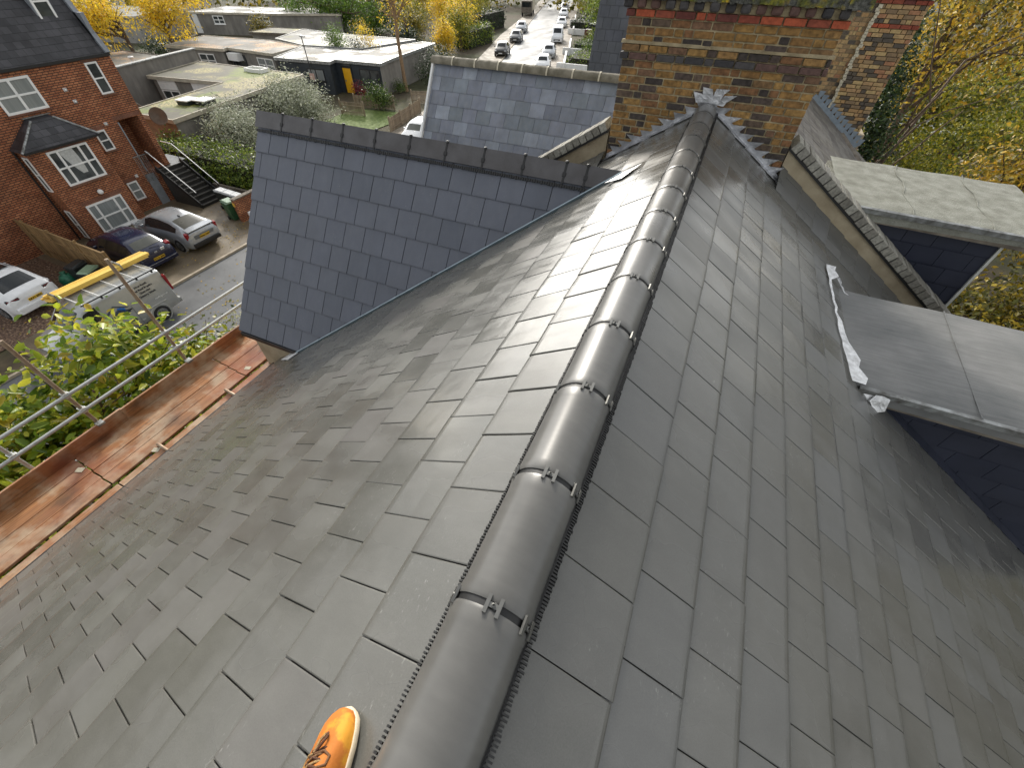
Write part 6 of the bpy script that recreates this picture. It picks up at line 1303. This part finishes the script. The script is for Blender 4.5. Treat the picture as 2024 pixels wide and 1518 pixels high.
# rear gardens on the right
RG = [('autumn_tree', 'tall golden tree at the top right behind the second chimney', (7.8, 26.5, G), [(6.9, 25.5, -1.6, 1.9, 2.2, 2.0), (8.6, 25.6, -1.2, 2.2, 2.2, 2.2), (7.6, 26.5, -3.4, 2.2, 2.0, 1.6), (10.4, 26, -2.0, 2.0, 2, 2.0)], 6500, .17, 'lf_gold'),
      ('autumn_tree', 'olive yellow tree in the middle of the rear gardens', (8.6, 30, G), [(7.6, 28.6, -4.2, 1.8, 1.9, 1.8), (9.6, 30.0, -5.2, 2.0, 2.2, 1.8), (11.5, 31, -5.0, 2.0, 2, 1.8), (8.0, 29.5, -6.2, 1.6, 1.6, 1.3)], 8000, .18, 'lf_yg'),
      ('autumn_tree', 'thin grey twiggy tree with sparse leaves deep in the rear gardens', (15.5, 38, G), [(14.5, 37, -4.5, 3.4, 3.4, 3.2), (18.5, 38, -3.5, 3.4, 3.4, 3.2)], 4200, .20, 'lf_olive'),
      ('autumn_tree', 'brilliant orange yellow tree at the right edge behind the pale dormer roof', (9.6, 18.6, G), [(9.0, 18.3, -4.7, 1.5, 1.7, 1.3), (10.2, 18.0, -4.2, 1.6, 1.6, 1.3), (8.5, 17.2, -5.6, 1.2, 1.3, 1.0), (10.0, 18.4, -5.9, 1.8, 1.8, 1.2)], 10000, .14, 'lf_gold'),
      ('autumn_tree', 'olive yellow tree below the corner of the navy slate cheek', (9.4, 13.5, G), [(8.6, 13.6, -7.2, 1.9, 1.9, 1.5), (9.6, 12.2, -7.4, 1.9, 1.9, 1.5), (10.4, 14.4, -6.6, 1.9, 1.9, 1.5), (7.6, 14.8, -8.0, 1.6, 1.8, 1.2)], 11000, .15, 'lf_olive'),
      ('garden_tree', 'green leafy tree low in the rear gardens beyond the white bench', (14, 35, G), [(12.6, 33.5, -7.4, 2.6, 2.8, 1.9), (15.8, 35.5, -7.2, 2.8, 2.8, 2.1), (11.0, 31.0, -8.2, 1.8, 1.8, 1.5)], 9000, .19, 'lf_yg'),
      ('shrub', 'yellow green rounded shrub just past the rear gutter', (9.0, 28.2, G), [(9.2, 28.3, -7.8, 1.5, 1.6, 1.4), (10.4, 28.6, -8.2, 1.3, 1.4, 1.2)], 4500, .15, 'lf_yg'),
      ('ivy_tree', 'dark ivy clad trunk rising beside the second chimney stack', (5.3, 19.8, G), [(5.2, 19.3, -5.6, .75, .8, 1.3), (5.0, 19.6, -4.2, .7, .7, 1.2), (4.8, 20.0, -3.0, .55, .6, 1.1), (5.5, 19.5, -7.0, .9, .9, 1.2), (4.7, 20.4, -1.9, .4, .4, .8)], 6500, .13, 'lf_dark')]
for nm, lab, base, bl, n, sz, m in RG: tree(nm, lab, 'shrub' if nm == 'shrub' else 'tree', base, (bl[0][2]-G)*.9, .16, bl, n, sz, m, limbs=6, holes=.6, lump=1.5, aspect=.55, trunk_to=(bl[0][0], bl[0][1], bl[0][2]))
bl = [(4+4.2*k, 56-.9*k+2*math.sin(k*2.1), -7.6+1.2*math.sin(k*1.7), 3.2, 2.6, 3.4) for k in range(11)]  # row of dark leaf blobs added so gaps between crowns look dark
t = thing('hedge', 'dark hedge mass added behind the rear gardens so the gaps between trees look dark', 'hedge', (24, 52, G)); leaves('foliage', bl, 9000, .5, 'lf_dark', t, holes=.3, lump=.6)
t = thing('garden_shed', 'dark garden shed half hidden under the olive trees', 'shed', (13, 43, G)); mb = MB(); mb.box(10.5, 15, 41.5, 45, G, G+2.1); mb.build('wall', 'old_wood', t); mb = MB(); mb.box(10.2, 15.4, 41.1, 45.4, G+2.1, G+2.25); mb.build('roof', 'greylead', t)
t = thing('garden_bench', 'white slatted garden bench among the rear garden shrubs', 'bench', (14.6, 40.6, G), R(-35))
for k in range(5): addbox(t, 'seat_slat', 'white', (0, -.22+.11*k, .45), .85, .045, .018, bev=0)
for k in range(4): addbox(t, 'back_slat', 'white', (0, .30, .6+.12*k), .85, .018, .045, bev=0)
for sx in (-.78, .78):
    for sy in (-.22, .28): addbox(t, 'leg', 'white', (sx, sy, .24 if sy < 0 else .5), .035, .035, .24 if sy < 0 else .5, bev=0)

fl = leaves('fallen_leaves', [(-24.5, 11, G+.03, 3.6, 6.5, .004), (-22.0, 14, G+.03, 1.4, 8, .004), (-26.5, 3.5, G+.035, 4.5, 4, .004), (-17.5, 12, G+.015, 3, 14, .003)], 1500, .10, 'lf_gold', base=(-24, 10, G), up=9, shell=2); fl['kind'] = 'stuff'; fl['category'] = 'leaves'; fl['label'] = 'scattered fallen leaves on the drive and the road'
